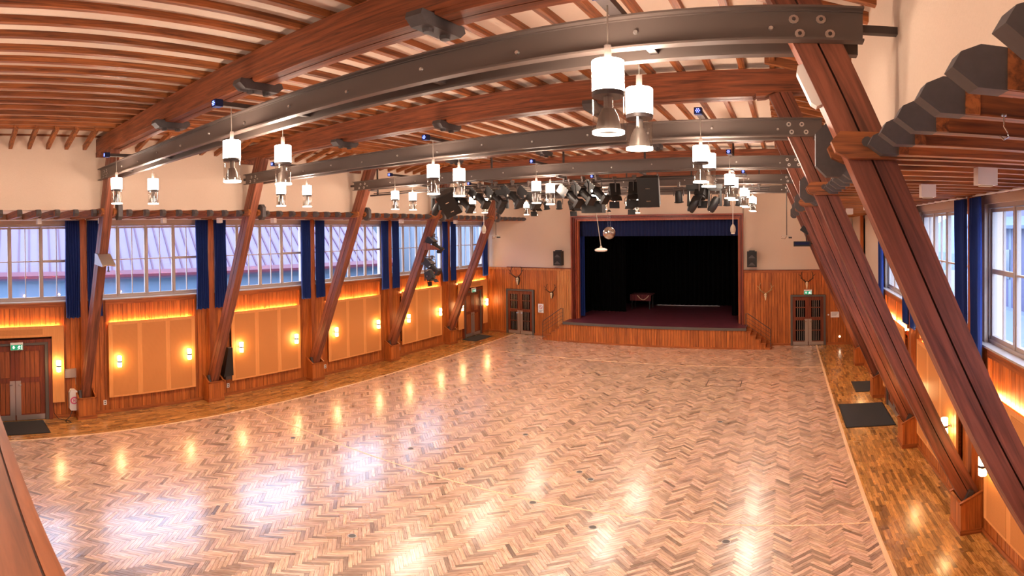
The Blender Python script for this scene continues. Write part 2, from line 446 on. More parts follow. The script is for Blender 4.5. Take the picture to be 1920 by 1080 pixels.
# ------------------------------------------------------------------ side walls
BAYS = [(YK[k], YK[k+1]) for k in range(4)]
PANEL = {}    # (side, bay) -> y0, y1
def plain_bay(k): return (YK[k]+.70, YK[k]+3.33)
LEFT_DOOR0 = (.95, 2.72); LEFT_DOOR4 = (20.42, 21.90)
RIGHT_DOOR2 = (12.65, 14.45)
walls = {}
for side in ('left', 'right'):
    x_, sg = SIDE[side]
    w = MB()
    w.box(x_(-.35), x_(-.02), YB, YS+.2, -.2, SILL-.02)
    w.box(x_(-.35), x_(-.02), YB, YS+.2, WTOP, 5.75)
    for k in range(-1, 6):                                   # plaster piers between the windows
        yy = YK[0]+D*k
        w.box(x_(-.35), x_(-.02), yy-.2, yy+.2, SILL-.02, WTOP)
    if side == 'right': w.box(x_(-.35), x_(-.02), YK[3], YS+.2, SILL-.02, WTOP)
    w.box(x_(-.35), x_(-.02), YB, YK[0]-D, SILL-.02, WTOP)
    w.box(x_(-.35), x_(-.02), 22.45, YS+.2, SILL-.02, WTOP)
    wall = struct(w.build('wall_'+side, 'plaster', loc=(x_(-.2), 9, 0))); walls[side] = wall
    piece('backing_board', 'backing', wall, x_(-.019), x_(-.004), YB, YS, 0, SILL-.03)
    # which stretches are covered by an acoustic panel
    spans = [plain_bay(k) for k in range(4)]
    spans = [(-.55, 3.14)]+spans+[(YK[4]+.72, 22.38)]
    doors = [LEFT_DOOR0, None, None, None, None, LEFT_DOOR4] if side == 'left' else [None, None, None, RIGHT_DOOR2, None, None]
    pitch_b = .136; y = -1.0
    while y < YS-.02:
        y1 = min(y+pitch_b-.010, YS); ym = (y+y1)/2
        sp = next((i for i, s in enumerate(spans) if s[0] <= ym <= s[1]), None)
        if sp is None: piece('board', 'wall_board', wall, x_(-.004), x_(.018), y, y1, .10, SILL-.04)
        else:
            if sp != 0 or y > -.6:
                piece('board', 'wall_board', wall, x_(-.004), x_(.006), y, y1, 2.45, SILL-.16)
                dd = doors[sp]
                if not (dd and dd[0]-.1 < ym < dd[1]+.1): piece('board', 'wall_board', wall, x_(-.004), x_(.018), y, y1, .10, .62)
        y += pitch_b
    # baseboard, window board, recess trims
    segs = [(-1, YS)]
    for dd in doors:
        if dd: segs = segs[:-1]+[(segs[-1][0], dd[0]-.1), (dd[1]+.1, segs[-1][1])]
    bb = MB()
    for a, b in segs: bb.box(x_(-.004), x_(.034), a, b, 0, .10)
    struct(bb.build('baseboard_'+side, 'trim_y'))
    for i, (a, b) in enumerate(spans):
        piece('recess_rail', 'trim_y', wall, x_(-.004), x_(.05), a-.06, b+.06, SILL-.16, SILL-.03)
        for yy in (a-.06, b+.02): piece('recess_post', 'post_wood', wall, x_(-.004), x_(.05), yy, yy+.04, 2.66, SILL-.16)
        if i > 0: piece('recess_divider', 'post_wood', wall, x_(.006), x_(.025), (a+b)/2-.02, (a+b)/2+.02, 2.5, SILL-.16)
    # acoustic panels with cove light behind the top edge
    names_s = {0: 'nearest the balcony', 1: 'in the first window bay', 2: 'in the second window bay', 3: 'in the third window bay', 4: 'in the fourth window bay', 5: 'next to the stage wall'}
    for i, (a, b) in enumerate(spans):
        dd = doors[i]; z0, z1 = .49, 2.65
        p = empty('acoustic_panel', (x_(.11), (a+b)/2, z0), 'orange veneered acoustic wall panel on the %s wall, %s' % (side, names_s[i]), 'wall panel', 'acoustic panels along the %s wall' % side)
        X0, X1, X2 = x_(.085), x_(.122), x_(.125)
        if dd:
            m = MB().box(X0, X1, a, dd[0]-.10, z0, z1).box(X0, X1, dd[1]+.10, b, z0, z1).box(X0, X1, dd[0]-.10, dd[1]+.10, 2.36, z1)
            m.build('board', 'panel_smooth', p)
            piece('perforated_field', 'panel_perf', p, X1, X2, a+.12, dd[1]-.15, 2.42, 2.58)
            cut = [(a, dd[0]-.10), (dd[1]+.10, b)]
        else:
            bx(X0, X1, a, b, z0, z1).build('board', 'panel_smooth', p)
            ww = (b-a)
            for f0, f1 in ((.045, .32), (.375, .645), (.70, .955)):
                piece('perforated_field', 'panel_perf', p, X1, X2, a+ww*f0, a+ww*f1, z0+.05, z1-.08)
            cut = [(a, b)]
        for (c, d) in cut:                                     # battens that hold it off the wall
            for yy in (c+.06, d-.12): piece('batten', 'trim_y', p, x_(.007), X0, yy, yy+.05, z0+.2, 2.4)
        led = bx(x_(.03), x_(.06), a+.08, b-.08, 2.585, 2.60).build('led_strip', 'led_warm', p)
        piece('led_profile', 'brushed_metal', p, x_(.022), x_(.068), a+.06, b-.06, 2.57, 2.585)
        PANEL[side, i] = (a, b)

# ------------------------------------------------------------------ windows with casements, panes and curtains
def make_casement(thick):
    cw, z0, z1 = .845, 0.0, WTOP-SILL-.12
    zt = 4.38-SILL-.06
    e = link('casement', None, None, (0, 0, 0)); e.empty_display_size = .1
    m = MB()
    for a, b, c, d in ((0, .05, 0, z1), (cw-.05, cw, 0, z1), (.05, cw-.05, 0, .06), (.05, cw-.05, z1-.05, z1)): m.box(-.03, .03, a, b, c, d)
    m.build('sash', 'frame_paint', e, loc=(0, cw/2, 0))
    t = .035 if thick else .014
    MB().box(-.02, .02, cw/2-.011, cw/2+.011, .06, z1-.05).box(-.021, .021, .05, cw-.05, zt-t, zt+t).build('glazing_bar', 'frame_paint', e, loc=(0, cw/2, 0))
    for (a, b) in ((.05, cw/2-.011), (cw/2+.011, cw-.05)):
        for (c, d) in ((.06, zt-t), (zt+t, z1-.05)):
            bx(-.003, .003, a, b, c, d).build('pane', 'pane_glass', e)
    return e
cas = [make_casement(False), make_casement(True)]
first = [True, True]
nwin = 0
for side in ('left', 'right'):
    x_, sg = SIDE[side]
    for k in range(-1, 5 if side == 'left' else 3):
        y0 = YK[0]+D*k+.2; y1 = min(y0+D-.4, 22.45) ; nwin += 1
        if k == 4: y1 = 22.45
        e = empty('window_%d' % nwin, (x_(-.16), (y0+y1)/2, SILL), kind='structure')
        z0, z1 = SILL+.0, WTOP
        MB().box(x_(-.21), x_(-.08), y0, y1, z0, z0+.05).box(x_(-.21), x_(-.08), y0, y1, z1-.06, z1).box(x_(-.21), x_(-.08), y0, y0+.035, z0+.05, z1-.06).box(x_(-.21), x_(-.08), y1-.035, y1, z0+.05, z1-.06).build('window_frame', 'frame_paint', e)
        bx(x_(-.22), x_(.075), y0-.18, y1+.18, z0-.03, z0).build('window_sill', 'frame_paint', e)
        nc = 4 if k != 4 else 3
        step = (y1-y0-.07)/nc
        for j in range(nc):
            t = 1 if j == nc-1 else 0
            loc = Vector((x_(-.14), y0+.035+j*step+(step-.845)/2, z0+.05))
            if first[t]:
                c = cas[t]; first[t] = False; c.parent = e; c.location = loc-WL[e.name]
            else: c = copy_tree(cas[t], e, loc-WL[e.name])
            if j: piece('mullion', 'frame_paint', e, x_(-.19), x_(-.09), y0+.035+j*step-.022, y0+.035+j*step+.022, z0+.05, z1-.06)
        # curtain rail with its hangers
        rl = empty('curtain_rail', (x_(.15), (y0+y1)/2, 5.48), 'white curtain rail over the %s window of the %s wall, counted from the balcony' % (ORD[k+1], side), 'curtain rail', 'curtain rails')
        ry0, ry1 = y0-.12, (y1+.12 if k < 4 else 22.55)
        MB().cyl((x_(.15), ry0, 5.48), (x_(.15), ry1, 5.48), .016, n=8).build('rail', 'white_plastic', rl)
        for q in range(4):
            yy = ry0+.45+(ry1-ry0-.9)*q/3
            MB().cyl((x_(.15), yy, 5.49), (x_(.15), yy, 5.66), .008, n=6).build('hanger', 'grey_paint', rl)
def curtain(side, ya, yb, label, seed, z0=2.84, z1=5.45):
    x_, sg = SIDE[side]; rnd = random.Random(seed); n = 44; rows = 7
    vs = []; fs = []; nf = max(4, int(round((yb-ya)/.07)))
    ph = [rnd.uniform(-.5, .5) for _ in range(rows)]
    for lay in (0, 1):
        for r in range(rows):
            t = r/(rows-1); z = z1+(z0-z1)*t
            for i in range(n):
                s = i/(n-1)
                amp = .030+.012*math.sin(3*t+ph[0])
                yy = ya+(yb-ya)*s+.012*math.sin(6*t+5*s+seed)
                xx = .15+amp*math.sin(2*math.pi*nf*s+.5*t*ph[1])+.008*math.sin(9*s+4*t)+(.004 if lay else -.004)
                vs.append((x_(xx), yy, z+(0 if t < 1 else .012*math.sin(20*s+seed))))
    o2 = rows*n
    for r in range(rows-1):
        for i in range(n-1):
            a = r*n+i; fs += [(a, a+1, a+n+1, a+n), (o2+a, o2+a+n, o2+a+n+1, o2+a+1)]
    for i in range(n-1):
        fs += [(i, o2+i, o2+i+1, i+1), ((rows-1)*n+i, (rows-1)*n+i+1, o2+(rows-1)*n+i+1, o2+(rows-1)*n+i)]
    for r in range(rows-1):
        fs += [(r*n, (r+1)*n, o2+(r+1)*n, o2+r*n), (r*n+n-1, o2+r*n+n-1, o2+(r+1)*n+n-1, (r+1)*n+n-1)]
    m = MB(); m.add(vs, fs)
    return tag(m.build('curtain', 'navy_cloth', smooth=True), label, 'curtain', 'navy curtains at the windows')
for k in range(5):
    yk = YK[k]+.02
    curtain('left', yk-.50, yk-.10, 'navy curtain on the balcony side of the %s window post, left wall' % ORD[k], 3*k+1)
    curtain('left', yk+.11, yk+.52, 'navy curtain on the stage side of the %s window post, left wall' % ORD[k], 3*k+2)
curtain('left', 21.95, 22.42, 'navy curtain in the corner between left wall and stage wall', 40)
for k in range(3):
    yk = YK[k]+.02
    curtain('right', yk-.50, yk-.10, 'navy curtain on the balcony side of the %s window post, right wall' % ORD[k], 50+3*k)
    curtain('right', yk+.11, yk+.62, 'navy curtain on the stage side of the %s window post, right wall' % ORD[k], 51+3*k)
curtain('right', YK[3]-.62, YK[3]-.10, 'navy curtain beside the last window of the right wall', 60)

# ------------------------------------------------------------------ aisle ceilings, clerestory walls, main ceiling
for side in ('left', 'right'):
    x_, sg = SIDE[side]
    w = MB().box(x_(CL-.30), x_(CL), YB, YS, 5.635, ZC+.1)
    struct(w.build('wall_clerestory_'+side, 'plaster'))
    ac = struct(bx(x_(-.3), x_(CL-.30), YB, YS, 5.64, 5.72).build('ceiling_aisle_'+side, 'ceiling_white'))
    # joist: brown shaft, grey painted pointed head
    jm = MB().box(x_(.0)-W/2, x_(1.98)-W/2, -.045, .045, -.10, .10)
    me1 = None
    yy = -1.9+.17; i = 0
    head = [(2.13, -.08), (2.24, -.08), (2.33, -.015), (2.30, .045), (2.23, .08), (2.13, .08)]
    protoJ = protoH = protoC = None
    while yy < YS-.1:
        if min(abs(yy-q) for q in YK) > .20:
            if protoJ is None:
                j = bx(x_(0), x_(2.13), yy-.042, yy+.042, 5.48, 5.64).build('joist', 'joist_x', ac, loc=(x_(1), yy, 5.57))
                h = MB().prism([(x_(a), 5.56+b) for a, b in head], 'y', yy-.047, yy+.047).build('painted_end', 'grey_paint', j, loc=(x_(2.2), yy, 5.57))
                c = bx(x_(2.07), x_(2.135), yy-.055, yy+.055, 5.482, 5.637).build('cleat', 'joist_y', j, loc=(x_(1.93), yy, 5.57))
                protoJ = j
            else: copy_tree(protoJ, ac, Vector((x_(1), yy, 5.57))-WL[ac.name])
        yy += .4299
    # eave brackets below the main ceiling
    yy = -1.9
    protoB = None
    while yy < YS-.1:
        if min(abs(yy-q) for q in YK) > .22:
            if protoB is None:
                poly = [(x_(CL-.05), 7.02), (x_(CL-.05), 7.13), (x_(3.0), 7.375), (x_(3.12), 7.375), (x_(3.12), 7.28)]
                protoB = MB().prism(poly, 'y', yy-.042, yy+.042).build('eave_bracket', 'joist_x', None, loc=(x_(2.6), yy, 7.2))
                brs = struct(bx(x_(CL), x_(CL+.02), YB, YS, 7.34, ZC).build('trim_%d' % (5 if side == 'left' else 6), 'joist_y'))
                protoB.parent = brs; protoB.location = Vector((x_(2.6), yy, 7.2))-WL[brs.name]
            else: copy_tree(protoB, brs, Vector((x_(2.6), yy, 7.2))-WL[brs.name])
        yy += .4299
ce = struct(bx(CL-.3, W-CL+.3, YB, YS+.2, ZC, ZC+.15).build('ceiling', 'ceiling_white'))
ys = [YB]+YK+[YS]
for b in range(len(ys)-1):
    for i in range(26):
        x = 3.02+.434*i
        dx = random.uniform(-.012, .012)
        piece('joist', 'joist_y', ce, x-.04+dx, x+.04+dx, ys[b]+(.0 if b == 0 else -.10), ys[b+1]+(.10 if b < 5 else 0), 7.30+random.uniform(-.004, .004), ZC)
struct(bx(-.3, W+.3, YB-.2, YB, -.2, ZC+.1).build('wall_back', 'plaster'))

# ------------------------------------------------------------------ timber frames and steel beams
def local_timber(name, parent, p0, p1, wid, dep, m, off=0):
    """straight timber from p0 to p1 in the XZ plane; local z runs along the grain"""
    p0, p1 = Vector(p0), Vector(p1); d = p1-p0; L = d.length; ang = math.atan2(d.x, d.z)
    o = MB().box(-wid/2, wid/2, -dep/2, dep/2, 0, L)
    ch = .008
    ob = o.build(name, m, parent, loc=(0, 0, 0))
    n = Vector((math.cos(ang), 0, -math.sin(ang)))
    wp = p0+n*off; WL[ob.name] = wp
    ob.location = wp-(WL[parent.name] if parent else Vector()); ob.rotation_euler = (0, ang, 0)
    return ob
SL = .44
def sx(z): return .22+(z-.80)*SL
for side in ('left', 'right'):
    x_, sg = SIDE[side]
    for k in range(5):
        y = YK[k]
        st = empty('timber_strut', (x_(.3), y, .55), 'leaning double timber strut on the %s side, %s from the balcony' % (side, ORD[k]), 'strut', 'leaning timber struts')
        p0 = (x_(sx(.62)), y, .62); p1 = (x_(sx(6.96)), y, 6.96)
        local_timber('timber', st, p0, p1, .146, .21, 'strut_wood', -.080)
        local_timber('timber', st, p0, p1, .146, .21, 'strut_wood', .080)
        local_timber('packing', st, p0, p1, .02, .15, 'groove', 0)
        # collar ties that clamp the strut at aisle ceiling height
        for s in (-1, 1):
            poly = [(x_(0), 5.47), (x_(2.44), 5.47), (x_(2.53), 5.51), (x_(2.56), 5.58), (x_(2.50), 5.65), (x_(0), 5.65)]
            MB().prism(poly, 'y', y+s*.108, y+s*.185).build('collar_tie', 'joist_x', st)
            MB().cyl((x_(sx(5.58)), y+s*.186, 5.58), (x_(sx(5.58)), y+s*.20, 5.58), .035, n=10).build('washer', 'grey_paint', st)
            if s > 0: MB().prism([(x_(2.40), 5.44), (x_(2.46), 5.38), (x_(2.56), 5.38), (x_(2.64), 5.46), (x_(2.64), 5.70), (x_(2.56), 5.78), (x_(2.46), 5.78), (x_(2.40), 5.72)], 'y', y+.187, y+.29).build('painted_block', 'grey_paint', st)
        # plinth box around its foot
        pd = empty('strut_plinth', (x_(.2), y+.03, 0), 'boarded wooden plinth box around the foot of the %s strut, %s side' % (ORD[k], side), 'plinth', 'plinths under the struts')
        yb0, yb1, xo = y-.24, y+.26, .36
        nb = 4
        for q in range(nb):                                   # boards facing the hall
            a = yb0+(yb1-yb0)*q/nb; piece('board', 'wall_board', pd, x_(xo-.02), x_(xo), a+.002, a+(yb1-yb0)/nb-.002, .10, .60)
        for yy in (yb0, yb1-.02):
            for q in range(3):
                a = .02+(xo-.04)*q/3; m = MB()
                za = .60+.20*(1-a/xo); zb = .60+.20*(1-(a+.11)/xo)
                m.prism([(x_(a+.002), .10), (x_(a+.108), .10), (x_(a+.108), zb), (x_(a+.002), za)], 'y', yy, yy+.02).build('board', 'wall_board', pd)
            MB().prism([(x_(0), .80), (x_(0), .83), (x_(xo+.02), .63), (x_(xo+.02), .60)], 'y', yy-.015, yy+.035).build('cap', 'trim_x', pd)
        piece('cap', 'trim_y', pd, x_(xo-.03), x_(xo+.02), yb0-.015, yb1+.015, .60, .63)
        piece('plinth_skirt', 'trim_y', pd, x_(xo), x_(xo+.014), yb0-.014, yb1+.014, 0, .10)
        for yy in (yb0-.014, yb1): piece('plinth_skirt', 'trim_x', pd, x_(0), x_(xo), yy, yy+.014, 0, .10)
        piece('filling', 'backing', pd, x_(.02), x_(xo-.03), yb0+.02, yb1-.02, 0, .52)
        MB().cyl((x_(.30), yb0+.09, .52), (x_(.16), yb0+.10, .80), .04, .05, n=4).build('steel_shoe', 'steel_dark', pd)
        MB().prism([(x_(.31), .53), (x_(.02), .53), (x_(.02), .60), (x_(.31), .56)], 'y', y-.13, y+.13).build('steel_shoe', 'steel_dark', pd)
        # window post behind the strut
        po = bx(x_(.019), x_(.13), y-.06, y+.12, .10, 5.68).build('window_post', 'post_wood')
        tag(po, 'slim square wooden post between windows on the %s wall, %s from the balcony' % (side, ORD[k]), 'post', 'window posts')
ORDB = ORD[:5]
for k in range(5):
    y = YK[k]
    rf = empty('ceiling_beam', (W/2, y, 6.93), '%s heavy timber ceiling beam from the balcony, spanning the hall' % ORD[k], 'beam', 'timber ceiling beams')
    for s in (-1, 1):
        m = MB().prism([(2.02, 6.95), (W-2.02, 6.95), (W-2.02, 7.29), (2.02, 7.29)], 'y', y+s*.006, y+s*.15)
        m.build('beam_timber', 'beam_x', rf)
        cl = [5.95, W/2+.1, 11.25]
        seg = [(3.25, cl[0]-.09), (cl[0]+.09, cl[1]-.09), (cl[1]+.09, cl[2]-.09), (cl[2]+.09, W-3.25)]
        for (a, b) in seg:
            m = MB().prism([(a+.05, 6.88), (b-.05, 6.88), (b, 6.915), (b, 6.95), (a, 6.95), (a, 6.915)], 'y', y+s*.008, y+s*.145)
            m.build('under_plank', 'beam_x', rf)
        for xa, d in ((3.25, -1), (W-3.25, 1)):
            poly = [(xa, 6.88), (xa+d*.12, 6.89), (xa+d*.20, 6.92), (xa+d*.26, 6.95), (xa, 6.95)]
            MB().prism(poly, 'y', y+s*.008, y+s*.145).build('corbel_end', 'beam_x', rf)
    for xq in (5.95, W/2+.1, 11.25):
        MB().prism([(y-.30, 6.93), (y-.32, 6.87), (y-.24, 6.80), (y+.24, 6.80), (y+.32, 6.87), (y+.30, 6.93)], 'x', xq-.085, xq+.085).build('saddle_block', 'grey_paint', rf)
        for s in (-.12, .12): MB().cyl((xq, y+s, 6.765), (xq, y+s, 6.80), .045, .05, n=8).build('nut', 'grey_paint', rf)
    for xq in (2.02+.25, W-2.02-.25):
        bx(xq-.05, xq+.05, y-.20, y+.20, 6.84, 6.95).build('bearing_block', 'beam_x', rf)
    sb = empty('steel_beam', (W/2, y, 6.29), '%s dark steel channel beam from the balcony, bolted to the struts' % ORD[k], 'steel beam', 'steel channel beams')
    for s in (-1, 1):
        m = MB(); a, b = 2.34, W-2.34
        yw = y+s*.115
        m.box(a, b, yw, yw+s*.012, 6.292, 6.555)
        m.box(a, b, yw+s*.012, yw+s*.085, 6.292, 6.308); m.box(a, b, yw+s*.012, yw+s*.085, 6.540, 6.556)
        m.box(a, b, yw+s*.012, yw+s*.030, 6.308, 6.318); m.box(a, b, yw+s*.012, yw+s*.030, 6.530, 6.540)
        m.build('channel', 'steel', sb)
        if s > 0 and k > 2: continue
        xs = [2.9+.92*i+.0 for i in range(13)]
        bm = MB()
        for i, xq in enumerate(xs):
            if s < 0: MB().lathe([(0, .022), (.012, .020), (.020, .008), (.021, 0)], (0, 0, 0), 10)
            zz = 6.43 if i % 2 else 6.40
            MB().cyl((xq, yw+s*.012, zz), (xq, yw+s*.030, zz), .020, .015, n=8).build('bolt', 'bolt_metal', sb)
        for xe in (2.34, W-2.34):
            d = 1 if xe < 5 else -1
            for (ox, zz) in ((.28, 6.47), (.42, 6.36), (.22, 6.36), (.46, 6.47)):
                MB().cyl((xe+d*ox, yw+s*.012, zz), (xe+d*ox, yw+s*.020, zz), .034, n=10).build('washer', 'bolt_metal', sb)
                MB().cyl((xe+d*ox, yw+s*.020, zz), (xe+d*ox, yw+s*.032, zz), .014, n=6).build('nut', 'steel_dark', sb)
    for xe, d in ((2.34, -1), (W-2.34, 1)):
        MB().box(xe, xe+d*.27, y-.03, y+.03, 6.42, 6.48).build('wall_tie', 'steel_dark', sb)
    n_p = 6
    for i in range(n_p):
        xq = 3.8+i*(W-7.6)/(n_p-1); piece('spacer', 'steel_dark', sb, xq-.03, xq+.03, y-.115, y+.115, 6.33, 6.51)

# ------------------------------------------------------------------ pendant lamps and their arms
def make_pendant():
    p = link('pendant_lamp', None, None, (0, 0, 0)); p.empty_display_size = .1
    # local z = 0 at the bottom rim of the glass
    MB().cyl((0, 0, .505), (0, 0, .62), .024, n=14).build('stem', 'steel', p, smooth=True)
    MB().cyl((0, 0, .62), (0, 0, .95), .006, n=8).build('suspension_rod', 'brushed_metal', p)
    MB().lathe([(0, .505), (.100, .505), (.106, .50), (.106, .290), (.100, .285), (0, .285)], n=28).build('shade', 'shade_glow', p, smooth=True)
    MB().lathe([(0, .286), (.107, .286), (.107, .255), (.104, .252), (0, .252)], n=28).build('collar', 'steel_dark', p, smooth=True)
    gc = MB().lathe([(.104, .252), (.104, .012), (.100, .012), (.100, .252)], n=28).build('glass_cylinder', 'clear_glass', p, smooth=True)
    MB().lathe([(.086, .0), (.106, .0), (.106, .018), (.086, .018), (.086, .0)], n=28).build('bottom_ring', 'ring_glow', gc, smooth=True)
    rf2 = MB().lathe([(.030, .252), (.030, .175), (.042, .170), (.066, .12), (.080, .05), (.086, .018), (.080, .018), (.060, .118), (.030, .165)], n=24).build('reflector', 'lamp_grey', p, smooth=True)
    spot('down_light', p, (0, 0, -.04), PEND_DOWN, PEND_COL, 2.3, .22)
    return p
pend = make_pendant(); used = False
def make_arm():
    a = link('led_arm', None, None, (0, 0, 0)); a.empty_display_size = .1
    bx(-.045, .045, -.52, .52, 0, .055).build('arm_channel', 'steel_dark', a)
    bx(-.05, .05, -.62, -.52, -.015, .075).build('led_housing', 'navy_dark', a)
    m = MB()
    for i in range(7):
        c = (0, 0) if i == 0 else (.024*math.cos(i*math.pi/3), .024*math.sin(i*math.pi/3))
        m.cyl((c[0], -.621, .03+c[1]), (c[0], -.625, .03+c[1]), .0075, n=8)
    m.build('blue_diodes', 'led_blue', a)
    return a
arm = make_arm(); armused = False
LX = [4.22, 8.52, 12.90]; POS = ['left', 'middle', 'right']
for k in range(5):
    for i, x in enumerate(LX):
        if not armused: A = arm; A.location = (x, YK[k], 6.558); WL[A.name] = Vector(A.location); armused = True
        else: A = copy_tree(arm, None, (x, YK[k], 6.558))
        A.name = 'led_arm'
        tag(A, 'grey lamp arm with blue light-emitting diodes on top of the %s steel beam, %s one' % (ORD[k], POS[i]), 'lamp arm', 'lamp arms on the steel beams')
        for s, nm in ((-.38, 'balcony side'), (.38, 'stage side')):
            loc = (x, YK[k]+s, 5.635)
            if not used: P = pend; P.location = loc; WL[P.name] = Vector(loc); used = True
            else: P = copy_tree(pend, None, loc)
            tag(P, 'glowing white cylinder pendant lamp, %s of the %s steel beam, %s pair' % (nm, ORD[k], POS[i]), 'pendant lamp', 'white pendant lamps with clear glass skirts')

# unseen beam and lamps added over the balcony to brighten the near strut
yq = YK[0]-D
sb = empty('steel_beam', (W/2, yq, 6.29), 'dark steel channel beam added unseen above the balcony', 'steel beam', 'steel channel beams')
for s in (-1, 1): bx(2.34, W-2.34, yq+s*.115, yq+s*.20, 6.292, 6.555).build('channel', 'steel', sb)
for i, x in enumerate(LX):
    A = copy_tree(arm, None, (x, yq, 6.558)); tag(A, 'grey lamp arm with blue light-emitting diodes added unseen above the balcony, %s one' % POS[i], 'lamp arm', 'lamp arms on the steel beams')
    for s, nm in ((-.38, 'rear'), (.38, 'front')):
        P = copy_tree(pend, None, (x, yq+s, 5.635)); tag(P, 'glowing white cylinder pendant lamp added unseen above the balcony, %s %s one' % (nm, POS[i]), 'pendant lamp', 'white pendant lamps with clear glass skirts')

# ------------------------------------------------------------------ wall sconces
def make_sconce():
    s = link('wall_sconce', None, None, (0, 0, 0)); s.empty_display_size = .1
    MB().lathe([(0, .152), (.054, .152), (.058, .146), (.058, .022), (0, .022)], (.11, 0, 0), 20).build('upper_glass', 'opal_glow', s, smooth=True)
    MB().lathe([(0, -.022), (.058, -.022), (.058, -.146), (.054, -.152), (0, -.152)], (.11, 0, 0), 20).build('lower_glass', 'opal_glow', s, smooth=True)
    MB().lathe([(0, .022), (.062, .022), (.062, -.022), (0, -.022)], (.11, 0, 0), 20).build('dark_band', 'steel_dark', s, smooth=True)
    MB().cyl((0, 0, 0), (.06, 0, 0), .014, n=10).cyl((-.002, 0, 0), (.012, 0, 0), .04, n=14).build('wall_bracket', 'grey_frame', s)
    return s
sc = make_sconce(); scused = False
SC = [('left', 2.97, 'beside the nearest double door'), ('left', 22.16, 'stage side of the far door'), ('left', 20.02, 'balcony side of the far door')]
for k in range(4):
    SC += [('left', YK[k]+.97, 'balcony end of the %s bay panel' % ORD[k]), ('left', YK[k]+3.08, 'stage end of the %s bay panel' % ORD[k])]
    if k != 2: SC += [('right', YK[k]+.97, 'balcony end of the %s bay panel' % ORD[k]), ('right', YK[k]+3.08, 'stage end of the %s bay panel' % ORD[k])]
for side, y, what in SC:
    x_, sg = SIDE[side]; loc = (x_(.126), y, 1.55); rot = (0, 0, 0 if side == 'left' else math.pi)
    if not scused: q = sc; q.location = loc; q.rotation_euler = rot; scused = True
    else: q = copy_tree(sc, None, loc, rot)
    tag(q, 'glowing two-part wall sconce on the %s wall, %s' % (side, what), 'wall sconce', 'warm glass wall sconces')

# ------------------------------------------------------------------ doors
class Fr:
    """a frame on a wall: u runs along the wall, v out of it, z up"""
    def __init__(s, wall, o): s.w, s.o = wall, o
    def p(s, u, v, z):
        return {'left': (v, s.o+u, z), 'right': (W-v, s.o+u, z), 'stage': (s.o+u, YS-v, z)}[s.w]
    def mb(s, *boxes):
        m = MB()
        for (u0, u1, v0, v1, z0, z1) in boxes:
            a, b = s.p(u0, v0, z0), s.p(u1, v1, z1); m.box(a[0], b[0], a[1], b[1], a[2], b[2])
        return m
    def piece(s, n, m, par, u0, u1, v0, v1, z0, z1):
        a, b = s.p(u0, v0, z0), s.p(u1, v1, z1)
        return piece(n, m, par, min(a[0], b[0]), max(a[0], b[0]), min(a[1], b[1]), max(a[1], b[1]), z0, z1)
def door(n, wall, o, width, style, ztop=2.20, header=True, double=True):
    f = Fr(wall, o); e = empty('door_%d' % n, f.p(width/2, .02, 0), kind='structure')
    fw = .09
    f.mb((0, fw, .0, .085, 0, ztop), (width-fw, width, 0, .085, 0, ztop), (0, width, 0, .085, ztop, ztop+.07)).build('door_frame', 'grey_frame', e)
    if header: f.mb((-.10, 0, 0, .10, 0, ztop+.15), (width, width+.10, 0, .10, 0, ztop+.15), (0, width, 0, .10, ztop+.07, ztop+.15)).build('surround', 'door_wood', e)
    f.mb((fw, width-fw, .004, .012, 0, ztop)).build('rebate', 'black', e)
    iw = width-2*fw
    leaves = [(fw, fw+iw/2-.003, 1), (fw+iw/2+.003, width-fw, 0)] if double else [(fw, width-fw, 1)]
    for (a, b, right) in leaves:
        st = .13; zt = ztop-.01; zm0, zm1 = 1.10, 1.24
        lf = f.mb((a, a+st, .02, .05, .02, zt), (b-st, b, .02, .05, .02, zt), (a+st, b-st, .02, .05, .02, .20), (a+st, b-st, .02, .05, zm0, zm1), (a+st, b-st, .02, .05, zt-.15, zt)).build('leaf', 'door_wood', e)
        if style == 'plank':
            for z0, z1 in ((.20, zm0), (zm1, zt-.15)):
                n_ = 4; ww = (b-a-2*st)/n_
                for q in range(n_): f.piece('plank', 'door_plank', lf, a+st+q*ww+.006, a+st+(q+1)*ww-.006, .014, .032, z0, z1)
        else:
            for z0, z1 in ((.22, .64), (.68, zm0), (zm1, 1.63), (1.67, zt-.15)):
                f.piece('dark_glazing', 'black_cloth', lf, a+st, b-st, .022, .028, z0, z1)
                for q in range(4):
                    uu = a+st+(b-a-2*st)*(q+1)/5; f.piece('grille_bar', 'brushed_metal', lf, uu-.008, uu+.008, .030, .046, z0, z1)
            for zc in (.66, 1.65): f.piece('cross_rail', 'door_wood', lf, a+st, b-st, .026, .049, zc-.02, zc+.02)
        f.piece('kick_plate', 'brushed_metal', lf, a+.02, b-.01, .050, .053, .02, .17)
        u0, u1 = (b-.145, b-.005) if right else (a+.005, a+.145)
        f.piece('push_plate', 'brushed_metal', lf, u0, u1, .0505, .054, .17, 1.16)
        uc = (u0+u1)/2
        c0, c1 = f.p(uc, .054, 1.05), f.p(uc, .10, 1.05); c2 = f.p(uc+(-.09 if right else .09), .10, 1.05)
        MB().tube([c0, c1, c2], .010, 8).build('handle', 'silver', lf)
    return e
door(1, 'left', .95, 1.77, 'plank', 2.14)
door(2, 'left', LEFT_DOOR4[0], LEFT_DOOR4[1]-LEFT_DOOR4[0], 'plank', 2.14)
door(3, 'stage', 1.07, 1.50, 'grille', 2.12, False)
door(4, 'stage', 14.27, 1.49, 'grille', 2.12, False)
door(5, 'right', RIGHT_DOOR2[0], RIGHT_DOOR2[1]-RIGHT_DOOR2[0], 'plank', 2.14)
